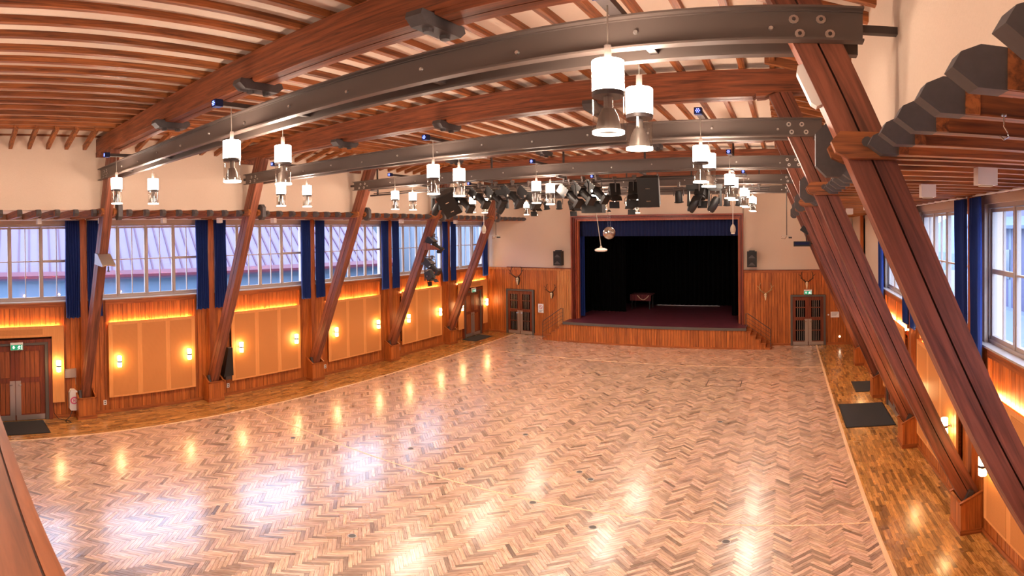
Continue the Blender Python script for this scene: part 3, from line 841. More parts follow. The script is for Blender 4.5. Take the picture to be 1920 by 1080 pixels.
def exit_sign(wall, o, z, v, label):
    f = Fr(wall, o); e = empty('exit_sign', f.p(0, v, z), label, 'exit sign', 'green exit signs over the doors')
    f.mb((-.165, .165, v-.05, v, z, z+.20)).build('housing', 'white_plastic', e)
    f.mb((-.155, .155, v, v+.004, z+.005, z+.145)).build('green_face', 'sign_green', e)
    m = MB(); vv, v2 = v+.004, v+.006
    sgn = -1 if wall == 'right' else 1
    for poly in ([(-.10, .12), (-.06, .12), (-.06, .08), (-.035, .08), (-.08, .03), (-.125, .08), (-.10, .08)],       # arrow
                 [(.02, .02), (.05, .05), (.055, .085), (.035, .075), (.028, .06), (.018, .066), (.035, .095), (.07, .10), (.085, .08), (.10, .085), (.098, .095), (.085, .095), (.075, .118), (.06, .118), (.07, .06), (.10, .03), (.088, .02), (.062, .045), (.035, .012)],
                 [(.115, .015), (.14, .015), (.14, .13), (.115, .13)]):
        n = len(poly)
        vs = [f.p(a, vv, z+b) for a, b in poly]+[f.p(a, v2, z+b) for a, b in poly]
        m.add(vs, [tuple(range(n)), tuple(range(n, 2*n))[::-1]]+[(i, (i+1) % n, n+(i+1) % n, n+i) for i in range(n)])
    m.build('pictogram', 'sign_white', e)
exit_sign('left', 1.87, 2.04, .17, 'green exit sign above the nearest double door, left wall')
exit_sign('left', 21.12, 2.13, .17, 'green exit sign above the far door of the left wall')
exit_sign('stage', 15.01, 2.22, .10, 'green exit sign above the grille door right of the stage')

# ------------------------------------------------------------------ stage wall
SX0, SX1, STOP = 4.51, 12.29, 5.67
w = MB().box(-.3, SX0+.03, YS+.02, YS+.30, -.2, ZC+.1).box(SX1-.03, W+.3, YS+.02, YS+.30, -.2, ZC+.1).box(SX0, SX1, YS+.02, YS+.30, STOP-.03, ZC+.1)
ws = struct(w.build('wall_stage', 'plaster'))
for a, b in ((0, SX0), (SX1, W)):
    piece('backing_board', 'backing', ws, a, b, YS+.004, YS+.019, 0, 3.22)
    x = a
    while x < b-.03:
        x1 = min(x+.118, b)
        mt = 'wall_board_pale' if 3.72 < x < SX0 else 'wall_board'
        xm = (x+x1)/2; dr = next((d for d in ((1.07, 2.57), (14.27, 15.76)) if d[0] < xm < d[1]), None)
        piece('board', mt, ws, x+.005, x1-.005, YS-.016, YS+.004, 2.20 if dr else .10, 3.14); x = x1
    piece('wainscot_rail', 'wall_board_pale' if a == 0 else 'trim_x', ws, a, b, YS-.03, YS+.004, 3.14, 3.24)
    piece('wainscot_cap', 'door_wood', ws, a+(1.1 if a == 0 else 0), b, YS-.05, YS+.004, 3.24, 3.275)
bb = MB()
for a, b in ((0, 1.07), (2.57, 3.5), (13.4, 14.27), (15.76, W)): bb.box(a, b, YS-.034, YS, 0, .10)
struct(bb.build('baseboard_stage', 'trim_x'))
# proscenium frame of three stepped mouldings
pf = empty('proscenium_frame', (W/2, YS, .91), 'stepped red-brown wooden frame around the stage opening', 'frame')
for i in range(4):
    o1, o2 = i*.062, (i+1)*.062; yb = YS-.10+i*.11
    a, b, t = SX0+o1, SX1-o1, STOP-o1
    mj = ('portal_z', 'portal_shaded', 'portal_z', 'portal_lit')[i]  # shade and light of the steps put into the wood tones
    piece('jamb', mj, pf, a, a+.062, yb, YS+.42, .91, t-.062)
    piece('jamb', mj, pf, b-.062, b, yb, YS+.42, .91, t-.062)
    piece('head', 'portal_x' if mj == 'portal_z' else mj, pf, a, b, yb, YS+.42, t-.062, t)
IX0, IX1, IT = SX0+.25, SX1-.25, STOP-.25
# stage platform
SF, SZ = 21.78, .91
sg_ = empty('stage', (W/2, 24.5, 0), 'raised wooden stage with boarded front and dark carpeted deck', 'stage')
bx(4.45, 12.42, SF+.03, 28.6, 0, SZ-.03).build('stage_body', 'backing', sg_)
bx(4.42, 12.45, SF-.015, 28.6, SZ-.03, SZ).build('deck', 'stage_carpet', sg_)
piece('nosing', 'grey_frame', sg_, 4.42, 12.45, SF-.035, SF-.015, SZ-.11, SZ+.004)
x = 4.45
while x < 12.41:
    x1 = min(x+.118, 12.42); piece('front_board', 'wall_board', sg_, x+.005, x1-.005, SF, SF+.03, .07, SZ-.03); x = x1
piece('stage_skirt', 'trim_x', sg_, 4.45, 12.42, SF-.02, SF+.03, 0, .07)
for lab, xs, d in (('left', 4.45, -1), ('right', 12.42, 1)):
    st = empty('stage_steps', (xs+d*.5, 22.2, 0), 'short wooden flight of steps at the %s end of the stage' % lab, 'steps', 'steps up to the stage')
    for i in range(5):
        xa = xs+d*.205*i; zt = SZ-.165*(i+1)+.02
        if zt < .06: zt = .08
        xb = xa+d*.205
        bx(xa, xb+d*.025, SF-.02, YS-.035, zt-.03, zt).build('tread', 'trim_x', st)
        bx(xb-d*.02, xb, SF+.02, YS-.035, 0, zt-.03).build('riser', 'wall_board', st)
        for q in range(2):
            a = xa+d*.1025*q; piece('side_board', 'wall_board', st, min(a, a+d*.1)+.001, max(a, a+d*.1)-.001, SF, SF+.02, 0, zt-.03)
    xe = xs+d*1.03
    hr = empty('handrail', (xs, SF-.02, 0), 'thin dark metal handrail beside the %s stage steps' % lab, 'handrail', 'stage handrails')
    top = [(xs+d*.02, SF-.0, SZ), (xs+d*.02, SF, 1.53), (xs+d*.12, SF, 1.51), (xe-d*.02, SF, .88), (xe, SF, .80), (xe, SF, .02)]
    MB().tube(top, .016, 8).build('rail', 'steel_dark', hr)
    for q in (1, 2, 3):
        z0 = 1.50-.16*q
        MB().tube([(xs+d*.03, SF, z0), (xs+d*.12, SF, z0-.02), (xe-d*.01, SF, max(.15, .86-.16*q))], .008, 6).build('bar', 'steel_dark', hr)
# stage house
struct(MB().box(3.2, 13.8, 28.6, 28.8, 0, 7.6).box(3.0, 3.2, YS+.3, 28.8, 0, 7.6).box(13.8, 14.0, YS+.3, 28.8, 0, 7.6).box(3.0, 14.0, YS+.3, 28.8, 7.6, 7.7).build('wall_stage_house', 'black_cloth'))
def drape(name, m, x0, x1, y, z0, z1, fold, amp, label, cat='curtain', group=None, seed=0):
    n = max(24, int((x1-x0)/fold*8)); vs = []; fs = []; rows = 4
    for lay in (0, 1):
        for r in range(rows):
            t = r/(rows-1)
            for i in range(n+1):
                s = i/n
                vs.append((x0+(x1-x0)*s, y+amp*math.sin(2*math.pi*(x1-x0)/fold*s+.4*math.sin(5*s+seed)+.5*t)+amp*.4*math.sin(17*s+seed)+lay*.012, z1+(z0-z1)*t))
    o = rows*(n+1)
    for r in range(rows-1):
        for i in range(n):
            a = r*(n+1)+i; fs += [(a, a+n+1, a+n+2, a+1), (o+a, o+a+1, o+a+n+2, o+a+n+1)]
    for i in range(n):
        fs += [(i, i+1, o+i+1, o+i), ((rows-1)*(n+1)+i, o+(rows-1)*(n+1)+i, o+(rows-1)*(n+1)+i+1, (rows-1)*(n+1)+i+1)]
    mm = MB(); mm.add(vs, fs)
    return tag(mm.build(name, m, smooth=True), label, cat, group)
drape('stage_valance', 'navy_dark', IX0-.05, IX1+.05, 23.3, 4.72, 5.75, .16, .035, 'navy blue pleated valance across the top of the stage opening', seed=1)
drape('stage_curtain', 'navy_cloth', IX0-.25, IX0+.03, 23.55, SZ+.02, 5.7, .09, .03, 'narrow drawn navy stage curtain at the left edge of the opening', seed=2)
drape('stage_drape', 'black_cloth', 3.6, 6.25, 25.4, SZ+.01, 6.6, .22, .05, 'black side drape on the left of the stage', group='black stage drapes', seed=3)
drape('stage_drape', 'black_cloth', 11.55, 13.4, 25.0, SZ+.01, 6.6, .22, .05, 'black side drape on the right of the stage', group='black stage drapes', seed=4)
drape('stage_drape', 'black_cloth', 3.4, 13.6, 28.1, SZ+.05, 6.9, .25, .06, 'wide black backdrop at the rear of the stage', group='black stage drapes', seed=5)
ct = empty('draped_table', (6.7, 26.9, SZ), 'maroon covered table with a pale swag at the back of the stage', 'table')
bx(6.15, 7.25, 26.5, 27.3, 1.62, 1.66).build('table_top', 'maroon_cloth', ct)
for a in (6.2, 7.14):
    for b in (26.55, 27.19): bx(a, a+.06, b, b+.06, SZ, 1.62).build('leg', 'black', ct)
vs = []; n = 40
for i in range(n+1):
    x = 6.15+1.1*i/n; yv = 26.49+.018*math.sin(i*1.1); vs += [(x, yv, 1.66), (x, yv-.02, 1.34)]
mm = MB(); mm.add(vs+[(a, b+.006, c) for a, b, c in vs], [(2*i, 2*i+1, 2*i+3, 2*i+2) for i in range(n)]+[(2*n+2+2*i, 2*n+4+2*i, 2*n+5+2*i, 2*n+3+2*i) for i in range(n)])
mm.build('cloth_front', 'maroon_cloth', ct)
MB().tube([(6.55+.6*i/12, 26.455, 1.62-.22*math.sin(math.pi*i/12)) for i in range(13)], .018, 6).build('swag', 'bone', ct)
tag(bx(7.2, 10.6, 28.02, 28.03, SZ+.003, SZ+.03).build('painted_light_gap', 'white_plastic'), 'thin white strip painted as the light slit along the backdrop hem', 'strip')  # white bar painted in for the light showing under the backdrop

# ------------------------------------------------------------------ trophies, wall speakers, notices
def trophy(x, z, sc_, pale, shield, label):
    e = empty('deer_skull', (x, YS-.03, z), label, 'antlers', 'deer skull trophies on the stage wall')
    yw = YS-.016
    def q(a, b, c): return (x+a*sc_, yw-b*sc_, z+c*sc_)
    if shield:
        MB().prism([(x+sc_*a, z+sc_*b) for a, b in ((-.13, .16), (0, .20), (.13, .16), (.15, -.05), (.08, -.26), (0, -.34), (-.08, -.26), (-.15, -.05))], 'y', yw-.03*sc_, yw).build('plaque', 'antler', e)
    m = MB()
    prof = [(.0, .16, .02), (.10, .12, .075), (.12, .03, .09), (.13, -.08, .065), (.12, -.20, .045), (.10, -.29, .035), (.09, -.31, .01)]
    nn = 12; vs = []
    for (b, c, rr) in prof:
        for i in range(nn):
            t = 2*math.pi*i/nn; vs.append(q(rr*math.cos(t), b*.55+.05+rr*.6*math.sin(t), c))
    fs = [(i*nn+j, i*nn+(j+1) % nn, (i+1)*nn+(j+1) % nn, (i+1)*nn+j) for i in range(len(prof)-1) for j in range(nn)]
    fs += [tuple(range(nn)), tuple(range((len(prof)-1)*nn, len(prof)*nn))[::-1]]
    m.add(vs, fs); sk = m.build('skull', 'bone', e, smooth=True)
    MB().ball(q(-.05, .16, .02), .022*sc_, 8, 6).build('eye_socket', 'antler', sk); MB().ball(q(.05, .16, .02), .022*sc_, 8, 6).build('eye_socket', 'antler', sk)
    am = 'antler_pale' if pale else 'antler'
    for d in (-1, 1):
        pts = [q(d*.05, .10, .13), q(d*.14, .20, .20), q(d*.30, .28, .34), q(d*.38, .26, .52), q(d*.34, .16, .70), q(d*.30, .08, .78)]
        m = MB().tube(pts, [.040*sc_, .036*sc_, .032*sc_, .028*sc_, .021*sc_, .008*sc_], 7)
        for i0, off in ((1, (d*.02, .16, .12)), (2, (d*.14, .10, .10)), (3, (d*.15, .02, .14)), (4, (-d*.06, .12, .12))):
            p0 = Vector(pts[i0]); p1 = Vector((p0.x+off[0]*sc_, p0.y-off[1]*sc_, p0.z+off[2]*sc_))
            m.tube([p0, (p0+p1)/2+Vector((0, 0, -.01)), p1], [.025*sc_, .019*sc_, .006*sc_], 6)
        m.build('antler', am, e, smooth=True)
trophy(1.72, 2.66, .80, False, True, 'deer skull with dark antlers above the grille door, left of the stage')
trophy(3.50, 2.02, .62, False, True, 'small deer skull on a dark plaque beside the stage, left side')
trophy(13.22, 2.18, .68, True, False, 'pale deer skull with spread antlers right of the stage steps')
trophy(14.97, 2.66, .68, False, False, 'slim deer skull with dark antlers above the grille door, right of the stage')
for x, lab in ((3.93, 'left'), (12.66, 'right')):
    e = empty('wall_speaker', (x, YS-.2, 3.40), 'black two-horn loudspeaker on the plaster wall, %s of the stage opening' % lab, 'loudspeaker', 'wall loudspeakers beside the stage')
    bx(x-.20, x+.20, YS-.32, YS-.03, 3.40, 4.06).build('cabinet', 'black_box', e)
    for z in (3.46, 3.77):
        bx(x-.17, x+.17, YS-.325, YS-.32, z, z+.25).build('horn_mouth', 'black', e)
        MB().prism([(x-.15, z+.01), (x+.15, z+.01), (x+.03, z+.13), (x-.03, z+.13)], 'y', YS-.335, YS-.325).build('horn_lip', 'grey_paint', e)
    bx(x-.06, x+.06, YS-.03, YS+.02, 3.6, 3.8).build('bracket', 'steel_dark', e)
    bx(x-.12, x+.12, YS-.28, YS-.05, 4.06, 4.10).build('top_handle', 'black_box', e)
e = empty('no_smoking_sign', (2.92, YS-.02, 1.16), 'white no smoking notice on the boards beside the left grille door', 'sign')
bx(2.78, 3.06, YS-.024, YS-.016, 1.12, 1.54).build('sheet', 'white_plastic', e)
m = MB(); nn = 28
vs = []
for i in range(nn):
    t = 2*math.pi*i/nn
    for rr in (.095, .075): vs += [(2.92+rr*math.cos(t), YS-.026, 1.39+rr*math.sin(t)), (2.92+rr*math.cos(t), YS-.024, 1.39+rr*math.sin(t))]
m.add(vs, [(4*i, 4*((i+1) % nn), 4*((i+1) % nn)+2, 4*i+2) for i in range(nn)]); m.build('prohibition_ring', 'red_print', e)
MB().prism([(2.86, 1.44), (2.87, 1.455), (2.98, 1.34), (2.97, 1.325)], 'y', YS-.027, YS-.0245).build('prohibition_bar', 'red_print', e)
bx(2.87, 2.96, YS-.0255, YS-.024, 1.382, 1.396).build('cigarette', 'grey_print', e)
for q in range(3): bx(2.83, 3.01-.03*q, YS-.0255, YS-.024, 1.22-.035*q, 1.235-.035*q).build('text_line', 'grey_print', e)
e = empty('notice_sheet', (16.17, YS-.02, 1.2), 'pale landscape notice sheet on the boards right of the right grille door', 'notice')
bx(15.98, 16.34, YS-.022, YS-.016, 1.20, 1.45).build('sheet', 'white_plastic', e)
for q in range(4): bx(16.02, 16.30-.03*q, YS-.0235, YS-.022, 1.40-.04*q, 1.41-.04*q).build('text_line', 'grey_print', e)
tag(MB().cyl((16.36, YS-.016, .36), (16.36, YS-.05, .36), .04, .03, n=14).build('glowing_socket', 'socket_glow'), 'small round wall socket made to glow, low on the stage wall, right corner', 'lamp')  # white wall socket given an added glow
tag(MB().cyl((15.88, YS-.016, 1.32), (15.88, YS-.035, 1.32), .035, .03, n=14).build('door_button', 'white_plastic'), 'small round white button between grille door and notice sheet', 'switch')

# ------------------------------------------------------------------ mats and small things on the left wall
for (a, b, c, d, lab) in [(.10, 1.15, 1.15, 2.55, 'dark grey doormat before the nearest door of the left wall'), (.12, .92, 20.1, 21.6, 'dark grey doormat before the far door of the left wall'),
                          (15.48, 16.72, 12.72, 14.62, 'large dark grey doormat on the right strip floor'), (16.12, 16.80, 15.72, 16.88, 'smaller dark grey doormat beyond the large one on the right')]:
    e = empty('doormat', ((a+b)/2, (c+d)/2, 0), lab, 'doormat', 'dark doormats')
    bx(a+.03, b-.03, c+.03, d-.03, .003, .014).build('pile', 'mat_rubber', e)
    MB().box(a, b, c, c+.03, .003, .009).box(a, b, d-.03, d, .003, .009).box(a, a+.03, c+.03, d-.03, .003, .009).box(b-.03, b, c+.03, d-.03, .003, .009).build('rubber_edge', 'black_box', e)
e = empty('junction_box', (.03, 3.32, 1.15), 'flat grey metal box on the boards beside the nearest panel', 'box')
bx(.018, .075, 3.17, 3.48, 1.16, 1.41).build('cover', 'brushed_metal', e)
for yy in (3.20, 3.45):
    for zz in (1.19, 1.38): MB().cyl((.075, yy, zz), (.079, yy, zz), .009, n=8).build('screw', 'silver', e)
MB().cyl((.05, 3.46, 1.16), (.05, 3.47, .95), .006, n=6).build('cable', 'beige_plastic', e)
e = empty('wall_box', (.08, 3.36, .22), 'white rounded wall box with pink round emblem beside the first plinth', 'box')
prof = [(3.27, .28), (3.30, .23), (3.46, .22), (3.50, .30), (3.51, .62), (3.48, .78), (3.42, .83), (3.31, .83), (3.27, .74)]
MB().prism(prof, 'x', .02, .16).build('cover', 'white_plastic', e)
MB().cyl((.16, 3.39, .52), (.168, 3.39, .52), .105, n=22).build('emblem', 'pink_print', e)
MB().cyl((.168, 3.39, .52), (.172, 3.39, .52), .07, n=22).build('emblem_disc', 'white_plastic', e)
MB().box(.172, .175, 3.36, 3.375, .47, .57).box(.172, .175, 3.405, 3.42, .47, .57).box(.172, .175, 3.375, 3.405, .512, .53).build('letter', 'pink_print', e)
tag(MB().tube([(.06, 2.84, 1.9), (.05, 2.84, .5), (.07, 2.86, .16), (.18, 2.95, .03), (.24, 3.05, .008), (.40, 3.2, .008), (.52, 3.22, .008), (.55, 3.14, .008), (.46, 3.10, .008), (.30, 3.13, .008), (.18, 3.26, .06), (.12, 3.36, .24)], .009, 7).build('power_cord', 'black_box', smooth=True), 'black power cord looping on the floor by the white wall box', 'cord')
e = empty('stage_monitor', (.30, 7.98, .75), 'slim dark grey loudspeaker wedge behind the second strut on the left', 'loudspeaker')
MB().prism([(7.83, .72), (8.16, .74), (8.14, 1.60), (8.00, 1.60)], 'x', .135, .36).build('cabinet', 'black_box', e)
bx(.14, .35, 7.9, 8.1, .62, .73).build('stand', 'steel_dark', e)
MB().prism([(8.02, 1.56), (8.13, 1.56), (8.13, 1.62), (8.02, 1.62)], 'x', .2, .3).build('handle', 'silver', e)
for k in range(4):
    for side in ('left', 'right'):
        if side == 'right' and k in (2, 3): continue
        x_, sg = SIDE[side]; yy = YK[k]+.60
        e = empty('wall_socket', (x_(.02), yy, .30), 'small white wall socket on the %s wall beside the %s plinth' % (side, ORD[k]), 'socket', 'white wall sockets')
        bx(x_(.018), x_(.032), yy-.045, yy+.045, .26, .40).build('plate', 'white_plastic', e)
        for zz in (.30, .36): MB().cyl((x_(.032), yy, zz), (x_(.034), yy, zz), .022, n=12).build('outlet', 'grey_frame', e)
# white square sensors under the aisle joists
for side in ('left', 'right'):
    x_, sg = SIDE[side]
    for i, yy in enumerate((2.3, 3.85, 5.54, 7.2, 9.0, 12.2, 14.6, 18.0) if side == 'left' else (3.85, 5.54, 9.6, 12.4)):
        e = empty('ceiling_box', (x_(1.35), yy, 5.34), 'small white square box under the aisle joists, %s side, %s from the balcony' % (side, (ORD+['seventh', 'eighth'])[i]), 'box', 'white boxes under the aisle joists')
        bx(x_(1.27), x_(1.43), yy-.05, yy+.05, 5.335, 5.47).build('cover', 'white_plastic', e)
        bx(x_(1.30), x_(1.40), yy-.03, yy+.03, 5.325, 5.335).build('lens', 'beige_plastic', e)
e = empty('ceiling_hook', (14.89, 2.0, 5.35), 'small metal hook screwed under an aisle joist on the right', 'hook')
MB().tube([(14.89, 2.0, 5.47), (14.89, 2.0, 5.42), (14.905, 2.0, 5.40), (14.91, 2.0, 5.38), (14.89, 2.0, 5.365), (14.87, 2.0, 5.38)], .004, 6).build('hook', 'silver', e)
MB().cyl((14.89, 2.0, 5.465), (14.89, 2.0, 5.472), .012, n=8).build('collar', 'silver', e)
# emergency light on the nearest right strut
xs = W-sx(6.0); a_ = -math.atan(SL)
m = MB(); m.m = Matrix.Translation((xs-.175, 3.66, 6.0)) @ Matrix.Rotation(a_, 4, 'Y')
m.prism([(-.03, -.16), (.02, -.16), (.02, .16), (-.03, .16), (-.055, .12), (-.055, -.12)], 'y', -.055, .055)
e = empty('emergency_light', (xs-.17, 3.66, 5.85), 'white plastic emergency light fixed to the nearest right strut', 'lamp')
m.build('cover', 'white_plastic', e)
m = MB(); m.m = Matrix.Translation((xs-.165, 3.66, 6.0)) @ Matrix.Rotation(a_, 4, 'Y'); m.box(.015, .03, -.06, .06, -.17, .17); m.build('base_plate', 'beige_plastic', e)
# wedge shaped uplight on the first left strut
zz = 4.5; xs = sx(zz)
e = empty('wedge_uplight', (xs+.2, YK[0], 4.35), 'grey wedge shaped metal lamp on the first strut, left side', 'lamp')
MB().prism([(xs+.02, 4.62), (xs+.24, 4.60), (xs+.62, 4.36), (xs+.60, 4.32), (xs-.02, 4.36)], 'y', YK[0]-.16, YK[0]-.107).prism([(xs+.02, 4.62), (xs+.24, 4.60), (xs+.62, 4.36), (xs+.60, 4.32), (xs-.02, 4.36)], 'y', YK[0]+.107, YK[0]+.16).build('side_plate', 'brushed_metal', e)
MB().prism([(xs+.20, 4.60), (xs+.24, 4.60), (xs+.62, 4.36), (xs+.58, 4.34)], 'y', YK[0]-.107, YK[0]+.107).build('sloping_cover', 'brushed_metal', e)
MB().cyl((xs+.56, YK[0], 4.33), (xs+.56, YK[0], 4.22), .02, n=8).cyl((xs+.50, YK[0], 4.22), (xs+.62, YK[0], 4.22), .015, n=8).build('clamp', 'steel_dark', e)

# ------------------------------------------------------------------ stage lighting
def proto(fn):
    e = link(fn.__name__, None, None, (0, 0, 0)); e.empty_display_size = .1; fn(e); return e
def yoke(e, h=.26, wd=.16):
    MB().tube([(-wd, 0, 0), (-wd, 0, h*.8), (-wd+.02, 0, h), (wd-.02, 0, h), (wd, 0, h*.8), (wd, 0, 0)], .012, 6).build('yoke', 'steel_dark', e)
    MB().box(-.025, .025, -.03, .03, h, h+.07).cyl((0, -.05, h+.10), (0, .05, h+.10), .032, n=8).build('hook_clamp', 'steel', e)
def profile_spot(e):
    yoke(e)
    m = MB(); m.m = Matrix.Rotation(math.radians(38), 4, 'Y')
    m.box(-.34, -.02, -.12, .12, -.12, .12); lh = m.build('lamp_house', 'black_box', e)
    m = MB(); m.m = Matrix.Rotation(math.radians(38), 4, 'Y'); m.cyl((-.02, 0, 0), (.36, 0, 0), .095, .085, n=14); m.box(.30, .38, -.11, .11, -.11, .11); m.build('lens_tube', 'black_box', e)
    m = MB(); m.m = Matrix.Rotation(math.radians(38), 4, 'Y')
    for q in range(4): m.box(-.30+.08*q, -.26+.08*q, -.123, .123, .12, .128)
    m.build('cooling_fin', 'brushed_metal', lh)
    MB().cyl((0, -.17, 0), (0, -.14, 0), .03, n=10).build('tilt_knob', 'silver', e)
def fresnel_lamp(e):
    yoke(e, .24, .15)
    m = MB(); m.m = Matrix.Rotation(math.radians(62), 4, 'Y'); m.box(-.17, .14, -.12, .12, -.12, .13); m.build('lamp_house', 'black_box', e)
    m = MB(); m.m = Matrix.Rotation(math.radians(62), 4, 'Y'); m.cyl((.14, 0, 0), (.18, 0, 0), .11, n=16); lr = m.build('lens_ring', 'black', e)
    for s in (-1, 1):
        m = MB(); m.m = Matrix.Rotation(math.radians(62), 4, 'Y') @ Matrix.Translation((.18, 0, s*.12)) @ Matrix.Rotation(-s*.35, 4, 'Y'); m.box(0, .16, -.12, .12, -.004, .004); m.build('barn_door', 'black', lr)
    MB().cyl((0, -.17, 0), (0, -.12, 0), .025, n=10).build('tilt_knob', 'silver', e)
def moving_head(e):
    MB().box(-.17, .17, -.11, .11, .30, .40).box(-.03, .03, -.03, .03, .40, .5).build('base', 'black_box', e)
    MB().prism([(-.15, .28), (-.11, .28), (-.10, -.08), (-.16, -.08)], 'y', -.06, .06).prism([(.15, .28), (.11, .28), (.10, -.08), (.16, -.08)], 'y', -.06, .06).box(-.15, .15, -.06, .06, .26, .30).build('fork', 'black_box', e)
    m = MB(); m.m = Matrix.Rotation(math.radians(28), 4, 'Y'); m.lathe([(0, .14), (.06, .13), (.095, .05), (.10, -.08), (.085, -.20), (.07, -.23), (0, -.23)], n=16); hd = m.build('head', 'black_box', e, smooth=True)
    m = MB(); m.m = Matrix.Rotation(math.radians(28), 4, 'Y'); m.cyl((0, 0, -.231), (0, 0, -.236), .06, n=14); m.build('lens', 'silver', hd)
def par_can(e):
    yoke(e, .20, .11)
    m = MB(); m.m = Matrix.Rotation(math.radians(15), 4, 'X'); m.lathe([(0, .13), (.05, .12), (.085, .05), (.09, -.14), (.083, -.14), (.078, .04), (0, .06)], n=16); m.build('can', 'black_box', e, smooth=True)
    m = MB(); m.m = Matrix.Rotation(math.radians(15), 4, 'X'); m.lathe([(.088, -.135), (.11, -.14), (.11, -.15), (.088, -.15)], n=16); m.build('rim', 'black', e)
def silver_par(e):
    yoke(e, .18, .09)
    MB().lathe([(0, .10), (.045, .095), (.07, .04), (.075, -.13), (.068, -.13), (.06, .03)], n=16).build('can', 'silver', e, smooth=True)
    MB().lathe([(.070, -.12), (.085, -.13), (.070, -.135)], n=16).build('rim', 'brushed_metal', e)
PROTO = {f.__name__: [proto(f), False] for f in (profile_spot, fresnel_lamp, moving_head, par_can, silver_par)}
NICE = {'profile_spot': 'black profile spotlight', 'fresnel_lamp': 'black barn-door spotlight', 'moving_head': 'black moving head spotlight', 'par_can': 'black can spotlight', 'silver_par': 'small silver can spotlight'}
CNT = {}
def hang(kind, x, y, z, rz, where):
    pr, used_ = PROTO[kind]
    rot = (0, 0, math.radians(rz))
    if not used_: o = pr; o.location = (x, y, z); o.rotation_euler = rot; PROTO[kind][1] = True
    else: o = copy_tree(pr, None, (x, y, z), rot)
    key = (kind, where); CNT[key] = CNT.get(key, 0)+1
    tag(o, '%s on the %s, %s of its kind from the left' % (NICE[kind], where, (ORD+['seventh', 'eighth', 'ninth'])[CNT[key]-1]), 'spotlight', 'stage spotlights')
    return o
B1, B2, ZB = 11.85, 15.62, 6.15
for y, nm, x0, x1 in ((B1, 'front', 2.5, 13.2), (B2, 'rear', 3.0, 13.6)):
    e = empty('lighting_bar', (W/2, y, ZB), '%s black lighting bar carrying the stage spotlights' % nm, 'lighting bar', 'lighting bars')
    MB().cyl((x0, y, ZB), (x1, y, ZB), .026, n=10).build('pipe', 'steel_dark', e)
    MB().cyl((x0, y+.14, ZB+.07), (x1, y+.14, ZB+.07), .012, n=6).build('cable', 'black', e)
    for q in range(6):
        xx = x0+.3+q*(x1-x0-.6)/5; MB().box(xx-.02, xx+.02, y-.02, y+.02, ZB, 6.96).box(xx-.03, xx+.03, min(y, y-.40), y+.02, 6.26, 6.29).build('hanger', 'steel_dark', e)
for kind, x, z, rz in [('moving_head', 5.05, 5.68, 0), ('profile_spot', 5.95, 5.80, -15), ('profile_spot', 6.45, 5.90, -20), ('profile_spot', 6.95, 5.90, -18), ('moving_head', 7.15, 5.66, 15), ('profile_spot', 7.45, 5.90, -20), ('profile_spot', 7.92, 5.86, -15),
                       ('profile_spot', 9.02, 5.85, -20), ('profile_spot', 9.36, 5.90, -25), ('profile_spot', 9.70, 5.92, -22), ('fresnel_lamp', 10.14, 5.88, -60), ('fresnel_lamp', 10.62, 5.90, -80), ('par_can', 11.66, 5.76, 0), ('moving_head', 12.02, 5.60, 0), ('fresnel_lamp', 12.20, 5.85, -110), ('moving_head', 12.48, 5.60, 10)]:
    hang(kind, x, B1, z, rz, 'front lighting bar')
for kind, x, z, rz in [('par_can', 5.5, 5.9, 0), ('fresnel_lamp', 6.15, 5.85, -30), ('par_can', 6.6, 5.84, 0), ('par_can', 7.05, 5.84, 20), ('fresnel_lamp', 7.55, 5.82, -40), ('par_can', 8.3, 5.9, 0), ('silver_par', 8.96, 5.80, 0), ('fresnel_lamp', 9.45, 5.84, -90), ('silver_par', 9.32, 5.80, 0), ('silver_par', 9.66, 5.80, 0), ('silver_par', 9.98, 5.80, 0),
                       ('par_can', 12.0, 5.84, 0), ('par_can', 12.35, 5.84, 10), ('par_can', 12.7, 5.84, 20)]:
    hang(kind, x, B2, z, rz, 'rear lighting bar')
def flown_speaker(x, y, z, rz, tilt, label, roll_=0):
    e = empty('flown_loudspeaker', (x, y, z), label, 'loudspeaker', 'flown loudspeakers')
    M_ = Matrix.Translation((x, y, z)) @ Matrix.Rotation(math.radians(rz), 4, 'Z') @ Matrix.Rotation(math.radians(tilt), 4, 'X') @ Matrix.Rotation(math.radians(roll_), 4, 'Y')
    m = MB(); m.m = M_; m.prism([(-.24, -.20), (.24, -.20), (.17, .22), (-.17, .22)], 'z', -.33, .33); cb = m.build('cabinet', 'black_box', e)
    m = MB(); m.m = M_; m.box(-.225, .225, -.208, -.20, -.31, .31); m.build('grille', 'black', e)
    for zz in (.08, -.20):
        m = MB(); m.m = M_; m.box(-.05, .05, -.214, -.208, zz, zz+.02); m.build('badge', 'silver', cb)
    for s in (-.2, .2): MB().cyl((x+s*.8, y, z+.28), (x+s*.8, y, 6.28), .008, n=6).build('wire', 'steel_dark', e)
    return e
flown_speaker(5.52, B1-.02, 5.80, 25, 28, 'black flown loudspeaker beside the leftmost moving head spotlight', -24)
flown_speaker(11.09, B1-.35, 5.86, 0, 14, 'black flown loudspeaker hanging right of the middle, over the stage opening')
e = empty('black_stage_box', (9.5, B1+.25, 5.45), 'plain black box hanging under the front lighting bar', 'box')
bx(9.25, 9.78, B1+.15, B1+.42, 5.42, 5.70).build('case', 'black_box', e); bx(9.62, 9.75, B1+.14, B1+.15, 5.44, 5.68).build('lid', 'black', e)
MB().cyl((9.5, B1+.25, 5.70), (9.5, B1, 6.16), .012, n=6).build('rod', 'steel_dark', e)
